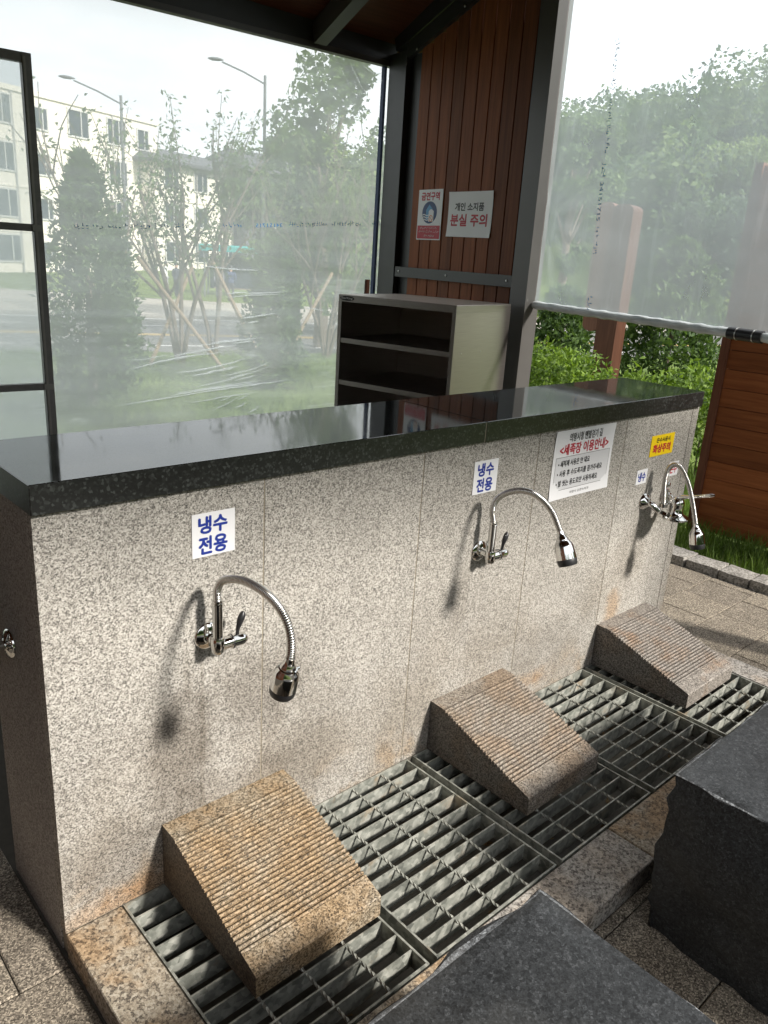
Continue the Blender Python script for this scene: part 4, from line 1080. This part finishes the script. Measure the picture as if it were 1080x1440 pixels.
thuja('tall columnar conifer behind the film beside the framed door', 2.55, 5.92, 2.2, .36, 1, .5, 6500)
thuja('slim low conifer touching the tall columnar conifer', 3.02, 6.35, 1.72, .24, 2, .5, 3000)
thuja('short stout conifer in front of the leaning stakes', 4.69, 6.05, 1.58, .31, 3, .3, 5200)
thuja('small rounded conifer beside the brown timber post', 8.7, 5.02, 1.25, .42, 4, .32, 5200, .085)
thuja('wide conifer between the brown timber post and the timber screen', 7.9, 3.02, 1.85, .58, 5, .5, 8000, .085)
hd = thing('hedge', 'low bright green hedge behind the end of the washing wall', 'hedge', (5.7, 2.6, tz(5.7, 2.6)))
n = 9500; s_ = rng.uniform(-1.7, 2.1, n); d_ = rng.uniform(-1, 1, n); top_ = .66+.07*np.sin(s_*4)+.05*np.sin(s_*11+1)+.06*rng.normal(size=n)
z_ = top_*(1-rng.random(n)**2.2*.85)*(1-.25*np.abs(d_)**3)
C_ = np.stack([d_*.36*(.8+.2*z_/.7)+.17*s_, s_, z_+.02], 1)
V, F_ = leaves(C_, .062, .42, up=.45); link('foliage', np_mesh('foliage', V, F_, 'hedge'), hd)
mb = MB()
for k in range(22):
    s = -1.6+k*.17; mb.tube([(.17*s, s, 0), (.17*s+random.uniform(-.1, .1), s+random.uniform(-.08, .08), .3), (.17*s+random.uniform(-.2, .2), s+random.uniform(-.12, .12), .52)], [.008, .006, .003], 5)
mb.obj('stems', 'bark', hd)

# ------------------------------------------------------------------ young trees with stakes
def limb(mb, p, d, L, r, depth, tips, kids=3, spread=.55):
    pts = [p]; q = p.copy(); dd = d.copy()
    for k in range(5):
        dd = (dd + Vector((random.gauss(0, .09), random.gauss(0, .09), .05))).normalized(); q = q+dd*L/5; pts.append(q.copy())
    mb.tube(pts, [r*(1-.12*i) for i in range(6)], 6 if depth else 7)
    if depth == 0: tips += pts[1:]; return
    tips += pts[3:]
    for k in range(kids):
        f_ = random.uniform(.35, 1.0); i = min(4, int(f_*5)); b = pts[i]
        nd = (dd + Vector((random.gauss(0, spread), random.gauss(0, spread), random.uniform(-.1, .35)))).normalized()
        limb(mb, b, nd, L*random.uniform(.5, .75), r*.5, depth-1, tips, kids, spread)
def young_tree(label, x, y, h, stems, leafn, lsize, m, seed, lean=(0, 0), group='young trees on the lawn', depth=2):
    random.seed(seed); root = thing('young_tree', label, 'tree', (x, y, tz(x, y)), 0, group)
    mb = MB(); tips = []
    for k in range(stems):
        a = 2*math.pi*k/stems+.4; sp = .22 if stems > 1 else .05
        limb(mb, Vector((.03*math.cos(a), .03*math.sin(a), 0)), Vector((sp*math.cos(a)+lean[0], sp*math.sin(a)+lean[1], 1)).normalized(), h*.62, .035 if stems > 1 else .055, depth, tips, 3, .42)
    mb.obj('trunk', 'bark', root, True)
    T_ = np.array([tuple(p) for p in tips]); T_ = T_[T_[:, 2] > h*.25]
    C_ = T_[rng.integers(0, len(T_), leafn)]+rng.normal(0, .055, (leafn, 3))
    V, F_ = leaves(C_, lsize, .42, droop=.5); link('crown', np_mesh('crown', V, F_, m), root)
young_tree('bare thin young tree rising behind the tall conifer', 3.45, 7.25, 3.2, 2, 260, .06, 'leaf_mid', 11, (-.08, 0))
young_tree('leafy multi-stemmed young tree propped by crossed stakes', 4.55, 7.95, 3.6, 4, 2600, .07, 'leaf_mid', 12)
young_tree('leafy young tree beside the crossed stakes and the street lamp', 5.25, 8.3, 3.3, 3, 1300, .065, 'leaf_mid', 13, (.03, 0))
young_tree('pale multi-stemmed young tree behind the shelf cabinet', 7.0, 8.0, 3.3, 5, 2000, .065, 'leaf_pale', 14, (.02, 0))
random.seed(21)
for a, b, lb in (((4.20, 8.10), (4.78, 8.02, 1.15), 'pale stake leaning to the leafy multi-stemmed tree'), ((4.90, 7.45), (3.98, 7.90, 1.25), 'brown stake leaning across the pale stake'),
                 ((5.30, 7.05), (5.05, 8.0, 1.25), 'stake leaning from the short conifer to the leafy young tree'), ((5.7, 7.35), (6.85, 7.75, 1.15), 'stake leaning to the pale tree behind the cabinet')):
    g0 = tz(*a); o = MB().tube([(0, 0, 0), (b[0]-a[0], b[1]-a[1], b[2]-g0)], .026, 8).obj('tree_stake', 'stake_wood', None, True, (a[0], a[1], g0))
    tag(o, lb, 'stake', 'stakes propping the young trees')

# ------------------------------------------------------------------ road
RN = Vector((.342, .94, 0)).normalized(); RT = Vector((RN.y, -RN.x, 0))
def rp(s, n_, z): p = RT*s + RN*n_; return (p.x, p.y, z)
def strip(name, m, s0, s1, n0, n1, z): return MB().add([rp(s0, n0, z), rp(s1, n0, z), rp(s1, n1, z), rp(s0, n1, z)], [(0, 1, 2, 3)]).obj(name, m)
RZ = -1.575
struct(strip('road', 'asphalt', -150, 200, 20.2, 33.0, RZ))
mk = struct(link('road_marking', None))
def mark(m, s0, s1, n0, n1): strip('painted_line', m, s0, s1, n0, n1, RZ+.006).parent = mk
mark('road_white', -150, 200, 20.7, 20.9); mark('road_yellow', -150, 200, 26.4, 26.55); mark('road_yellow', -150, 200, 26.7, 26.85); mark('road_white', -150, 200, 32.4, 32.6)
for k in range(26):
    mark('road_white', -40+k*6, -37+k*6, 23.5, 23.65); mark('road_white', -40+k*6, -37+k*6, 29.6, 29.75)
for k in range(9): mark('road_white', -12.5, -8.5, 21.4+k*1.25, 22.0+k*1.25)
for nm, n0, n1, z_, m in (('sidewalk', 33.2, 49.0, RZ+.13, 'sidewalk'), ('road_kerb', 33.0, 33.2, RZ+.14, 'kerb'), ('road_kerb', 20.0, 20.2, RZ+.10, 'kerb')):
    a = Vector(rp(-150, (n0+n1)/2, z_-.2)); b = Vector(rp(200, (n0+n1)/2, z_-.2))
    struct(MB().beam(a, b, n1-n0, .4).obj(nm, m))

# ------------------------------------------------------------------ street lamps
def lamp(label, x, y, h, arm):
    r = thing('street_lamp', label, 'street lamp', (x, y, tz(x, y)), 0, 'street lamps along the road')
    H = h-tz(x, y)
    MB().tube([(0, 0, 0), (0, 0, H*.45), (0, 0, H)], [.085, .065, .045], 12).obj('pole', 'lamp_grey', r, True)
    MB().tube([(0, 0, H-.25), (arm[0]*.5, arm[1]*.5, H+.06), (arm[0], arm[1], H+.3)], .028, 8).obj('arm', 'lamp_grey', r, True)
    d_ = Vector((arm[0], arm[1], .12)).normalized(); e = Vector((arm[0], arm[1], H+.36))
    mb = MB().lathe([(-.05, .02), (0, .06), (.12, .10), (.3, .11), (.42, .06), (.46, .02)], e, d_, 14); mb.v = [(p[0], p[1], e.z+(p[2]-e.z)*.5) for p in mb.v]
    mb.obj('lamp_head', 'lamp_grey', r, True)
lamp('street lamp with a raised arm beside the big leafy tree', 15.57, 22.53, 6.75, (-1.05, .9))
lamp('street lamp with a level arm in front of the cream building', 12.13, 25.77, 5.9, (-1.25, .7))

# ------------------------------------------------------------------ large trees beyond the road
def big_tree(label, x, y, h, rx, m, n, ls, seed, group='large trees beyond the lawn', low=.25):
    random.seed(seed); g = tz(x, y); root = thing('leafy_tree', label, 'tree', (x, y, g), 0, group)
    mb = MB(); tips = []; mb.tube([(0, 0, 0), (.05, .02, h*.25), (0, .1, h*.5), (.1, 0, h*.75)], [h*.028, h*.022, h*.015, h*.006], 9)
    clumps = []
    for k in range(26):
        zz = h*random.uniform(low, .95); a = random.uniform(0, 2*math.pi); rr = rx*math.sqrt(max(.05, 1-((zz/h-.55)/.52)**2))*random.uniform(.25, .95)
        c_ = Vector((rr*math.cos(a), rr*math.sin(a), zz)); clumps.append((c_, rx*random.uniform(.22, .42)))
        if k < 12: mb.tube([(0, 0, zz*.55), tuple(c_*.5+Vector((0, 0, zz*.33))), tuple(c_)], [h*.009, h*.006, h*.002], 6)
    mb.obj('trunk', 'bark', root, True)
    P_ = []
    for c_, r in clumps:
        k = n//len(clumps); u = rng.normal(size=(k, 3)); u /= np.linalg.norm(u, axis=1)[:, None]
        P_.append(np.array(c_)+u*(r*(.35+.65*rng.random(k)**.5))[:, None]*np.array([1, 1, .75]))
    V, F_ = leaves(np.concatenate(P_), ls, .6); link('crown', np_mesh('crown', V, F_, m), root)
big_tree('big leafy tree beside the street lamp with the raised arm', 15.9, 19.6, 8.8, 2.3, 'leaf_mid', 7000, .22, 31)
big_tree('dense tree behind the film corner next to the steel post', 19.6, 20.2, 6.6, 2.8, 'leaf_pale', 8000, .24, 32)
big_tree('dark tree in front of the slate house', 19.4, 25.8, 7.2, 2.5, 'leaf_dark', 6000, .28, 33)
big_tree('pale low tree behind the shelf cabinet', 15.2, 15.4, 5.2, 2.0, 'leaf_pale', 6000, .2, 34, low=.12)
big_tree('broad tree seen beside the grey steel post', 40.0, 27.4, 11.5, 2.8, 'leaf_mid', 15000, .27, 35)
big_tree('pale tree on the slope behind the timber screen', 52.0, 15.0, 10.5, 4.6, 'leaf_pale', 22000, .28, 36)
big_tree('dark tree on the slope behind the brown timber post', 46.0, 22.0, 7.5, 4.2, 'leaf_dark', 16000, .28, 37, low=.05)
big_tree('yellowish tree on the slope above the wide conifer', 56.0, 24.0, 10.5, 4.6, 'leaf_pale', 20000, .28, 38)
# the wooded hill
P_ = []; rr = np.random.default_rng(5); cnt = 0
while cnt < 210:
    x, y = rr.uniform(48, 135), rr.uniform(-5, 95); n_ = .342*x+.94*y
    az = math.degrees(math.atan2(y+1.4, x+.44))
    if n_ < 40 or az < 10 or az > 62: continue
    if az > 48 and rr.random() < .4: continue
    cnt += 1; g = tz(x, y); h = rr.uniform(7, 12); r = h*rr.uniform(.33, .46)
    for k in range(7):
        c_ = np.array([x+rr.normal()*r*.5, y+rr.normal()*r*.5, g+h*rr.uniform(.25, .9)]); u = rr.normal(size=(210, 3)); u /= np.linalg.norm(u, axis=1)[:, None]
        P_.append(c_+u*r*.5*(.5+.5*rr.random(210)**.5)[:, None])
V, F_ = leaves(np.concatenate(P_), .48, .65)
o = stuff(link('forest', np_mesh('forest', V, F_, 'forest'))); tag(o, 'wooded hillside rising beyond the road', 'forest')

# unseen tree belt, added to cut low sky light on the open side
n = 15000; rb = np.random.default_rng(8)
C_ = np.stack([rb.uniform(-24, 30, n), rb.uniform(-18, -12, n), rb.random(n)**.8*6.6], 1)
C_[:, 2] *= .78+.22*np.sin(C_[:, 0]*.9)*np.cos(C_[:, 0]*.37+1)
V, F_ = leaves(C_, .85, .65); o = stuff(link('sky_block_trees', np_mesh('sky_block_trees', V, F_, 'leaf_mid'))); tag(o, 'unseen belt of leafy trees added to block sky light at the open front', 'trees')

# ------------------------------------------------------------------ buildings
def building(name, label, p, ang, L, D, H, floors, wins, wall='cream', roof=None, par=.5):
    b = tz(*p); r = thing(name, label, 'building', (p[0], p[1], b-.1), rad(ang))
    MB().box((0, 0, 0), (L, D, H)).obj('wall', wall, r)
    if roof == 'flat': MB().box((-.15, -.15, H), (L+.15, D+.15, H+.35)).obj('roof', wall, r)
    else:
        MB().add([(-.8, -.9, H), (L+.8, -.9, H), (L+.8, D+.9, H), (-.8, D+.9, H), (1.5, D/2, H+par), (L-1.5, D/2, H+par), (-.8, -.9, H-.25), (L+.8, -.9, H-.25), (L+.8, D+.9, H-.25), (-.8, D+.9, H-.25)],
                 [(0, 1, 5, 4), (1, 2, 5), (2, 3, 4, 5), (3, 0, 4), (6, 7, 1, 0), (7, 8, 2, 1), (8, 9, 3, 2), (9, 6, 0, 3), (6, 9, 8, 7)]).obj('roof', 'dark_roof', r)
    fh = H/floors
    for xx in (L*.32, L*.76): MB().tube([(xx, -.09, 0), (xx, -.09, H)], .07, 8).obj('drainpipe', 'grey_render', r, True)
    for k in range(1, floors): MB().box((-.05, -.06, k*fh-.1), (L+.05, -.001, k*fh+.02)).obj('floor_band', wall, r)
    for k in range(floors):
        for x, wd, hh in wins:
            z_ = k*fh+fh*.32
            f_ = MB(); e = .12
            for a, c in (((x-e, z_-e), (x+wd+e, z_)), ((x-e, z_+hh), (x+wd+e, z_+hh+e)), ((x-e, z_), (x, z_+hh)), ((x+wd, z_), (x+wd+e, z_+hh)), ((x+wd*.62, z_), (x+wd*.62+.07, z_+hh))):
                f_.box((a[0], -.10, a[1]), (c[0], .02, c[1]))
            w_ = f_.obj('window', 'win_frame', r)
            MB().box((x+.001, -.03, z_+.001), (x+wd-.001, .01, z_+hh-.001)).obj('pane', 'pane', w_)
    return r
building('apartment_block', 'four storey cream apartment block with flat roof and square windows', (14.5, 60.5), 21, 22.0, 12, 12.6, 4, [(1.2, 1.9, 1.8), (5.0, 1.9, 1.8), (9.0, 1.1, 1.4), (12.2, 1.9, 1.8), (16.2, 1.9, 1.8), (19.6, 1.2, 1.5)], 'cream', 'flat')
building('annex_building', 'tall cream wing with big windows behind the framed door', (4.0, 52.0), 15, 8.0, 9, 12.5, 4, [(1.2, 2.6, 1.9), (5.0, 2.2, 1.9)], 'cream', 'flat')
building('apartment_house', 'lower cream house with dark overhanging roof beyond the young trees', (33.5, 66.0), 21, 17.0, 10, 9.3, 3, [(1.2, 1.7, 1.6), (5.2, 1.7, 1.6), (9.0, 1.7, 1.6), (12.6, 1.7, 1.6)], 'cream', 'hip', 1.6)
building('slate_house', 'dark slate coloured house beside the street lamp', (44.0, 68.0), 5, 15.0, 10, 9.0, 3, [(3.0, 1.5, 1.4), (8.0, 1.5, 1.4)], 'slate_wall', 'hip', 2.2)

# ------------------------------------------------------------------ bus shelter
bs = thing('bus_shelter', 'bus shelter with a teal roof across the road', 'shelter', (23.2, 39.6, tz(23.2, 39.6)), rad(-38))
MB().bbox((-.3, -.9, 2.45), (3.4, .9, 2.8), .08).obj('shelter_roof', 'teal', bs)
for x, y in ((0, -.7), (3.1, -.7), (0, .7), (3.1, .7)): MB().tube([(x, y, 0), (x, y, 2.45)], .05, 8).obj('post', 'lamp_grey', bs, True)
MB().box((.1, .68, .4), (3.0, .72, 2.2)).obj('back_glass', 'pane', bs)
MB().box((.4, .25, .42), (2.7, .6, .48)).obj('bench_seat', 'stake_wood', bs)

# ------------------------------------------------------------------ people waiting across the road
def person_mat(name, shirt, trousers, hair):
    t = NT(name); s = t.n('SeparateXYZ'); t.put(s.inputs[0], t.coord('Object'))
    c = t.ramp(t.math('DIVIDE', s.outputs[2], 1.75), [(.04, (.03, .03, .03)), (.06, trousers), (.53, shirt), (.84, (.45, .28, .2))], 'CONSTANT')
    return t.done(t.bsdf(c, .8))
def person(label, x, y, rz, shirt, trousers, stride, h=1.7):
    k = h/1.7; J = {'pel': (0, 0, .92), 'chest': (0, .01, 1.25), 'neck': (0, .0, 1.45), 'head0': (0, -.02, 1.54), 'head1': (0, -.02, 1.66),
         'hl': (.09, 0, .88), 'kl': (.10, -.06*stride, .50), 'al': (.10, .10*stride, .07), 'tl': (.11, .10*stride-.14, .04),
         'hr': (-.09, 0, .88), 'kr': (-.10, -.10*stride, .50), 'ar': (-.10, -.12*stride, .07), 'tr': (-.11, -.12*stride-.14, .04),
         'sl': (.18, 0, 1.40), 'el': (.24, .03, 1.13), 'wl': (.22, -.10, .90), 'fl': (.215, -.13, .82), 'sr': (-.18, 0, 1.40), 'er': (-.24, .03, 1.13), 'wr': (-.22, -.08, .90), 'fr': (-.215, -.11, .82)}
    R_ = {'pel': .15, 'chest': .16, 'neck': .06, 'head0': .085, 'head1': .09, 'hl': .10, 'kl': .065, 'al': .045, 'tl': .035, 'hr': .10, 'kr': .065, 'ar': .045, 'tr': .035, 'sl': .07, 'el': .05, 'wl': .035, 'fl': .035, 'sr': .07, 'er': .05, 'wr': .035, 'fr': .035}
    E_ = [('pel', 'chest'), ('chest', 'neck'), ('neck', 'head0'), ('head0', 'head1'), ('pel', 'hl'), ('hl', 'kl'), ('kl', 'al'), ('al', 'tl'), ('pel', 'hr'), ('hr', 'kr'), ('kr', 'ar'), ('ar', 'tr'), ('chest', 'sl'), ('sl', 'el'), ('el', 'wl'), ('wl', 'fl'), ('chest', 'sr'), ('sr', 'er'), ('er', 'wr'), ('wr', 'fr')]
    ks = list(J); me = bpy.data.meshes.new('body'); me.from_pydata([tuple(c*k for c in J[q]) for q in ks], [(ks.index(a), ks.index(b)) for a, b in E_], [])
    root = thing('person', label, 'person', (x, y, max(tz(x, y), RZ+.33 if .342*x+.94*y > 33 else RZ)), rz, 'people waiting across the road')
    o = link('body', me, root); sm = o.modifiers.new('skin', 'SKIN'); o.modifiers.new('sub', 'SUBSURF').levels = 1
    if not me.skin_vertices: 
        bm = bmesh.new(); bm.from_mesh(me); bm.verts.layers.skin.verify(); bm.to_mesh(me); bm.free()
    for i, q in enumerate(ks):
        sv = me.skin_vertices[0].data[i]; sv.radius = (R_[q]*k, R_[q]*k*(.75 if q in ('pel', 'chest') else 1)); sv.use_root = (q == 'pel')
    me.materials.append(person_mat('clothes', shirt, trousers, None))
    hm = MB().lathe([(0, .10), (.05, .105), (.10, .085), (.13, .045), (.14, .0)], (0, .0, 1.585*k), (0, .12, 1), 14); hm.obj('hair', 'ink_black', root, True)
person('person in dark clothes standing across the road', 20.0, 37.1, rad(20), (.03, .035, .05), (.02, .022, .03), .3)
person('person in a white top at the crossing', 20.5, 39.2, rad(60), (.7, .7, .68), (.3, .3, .32), .8)
person('person in grey clothes near the teal shelter', 22.1, 36.4, rad(-30), (.14, .14, .16), (.05, .05, .07), .5)
person('person in a dark blue top near the teal shelter', 21.6, 34.4, rad(150), (.03, .05, .12), (.03, .03, .04), .2, 1.75)
random.seed(3)
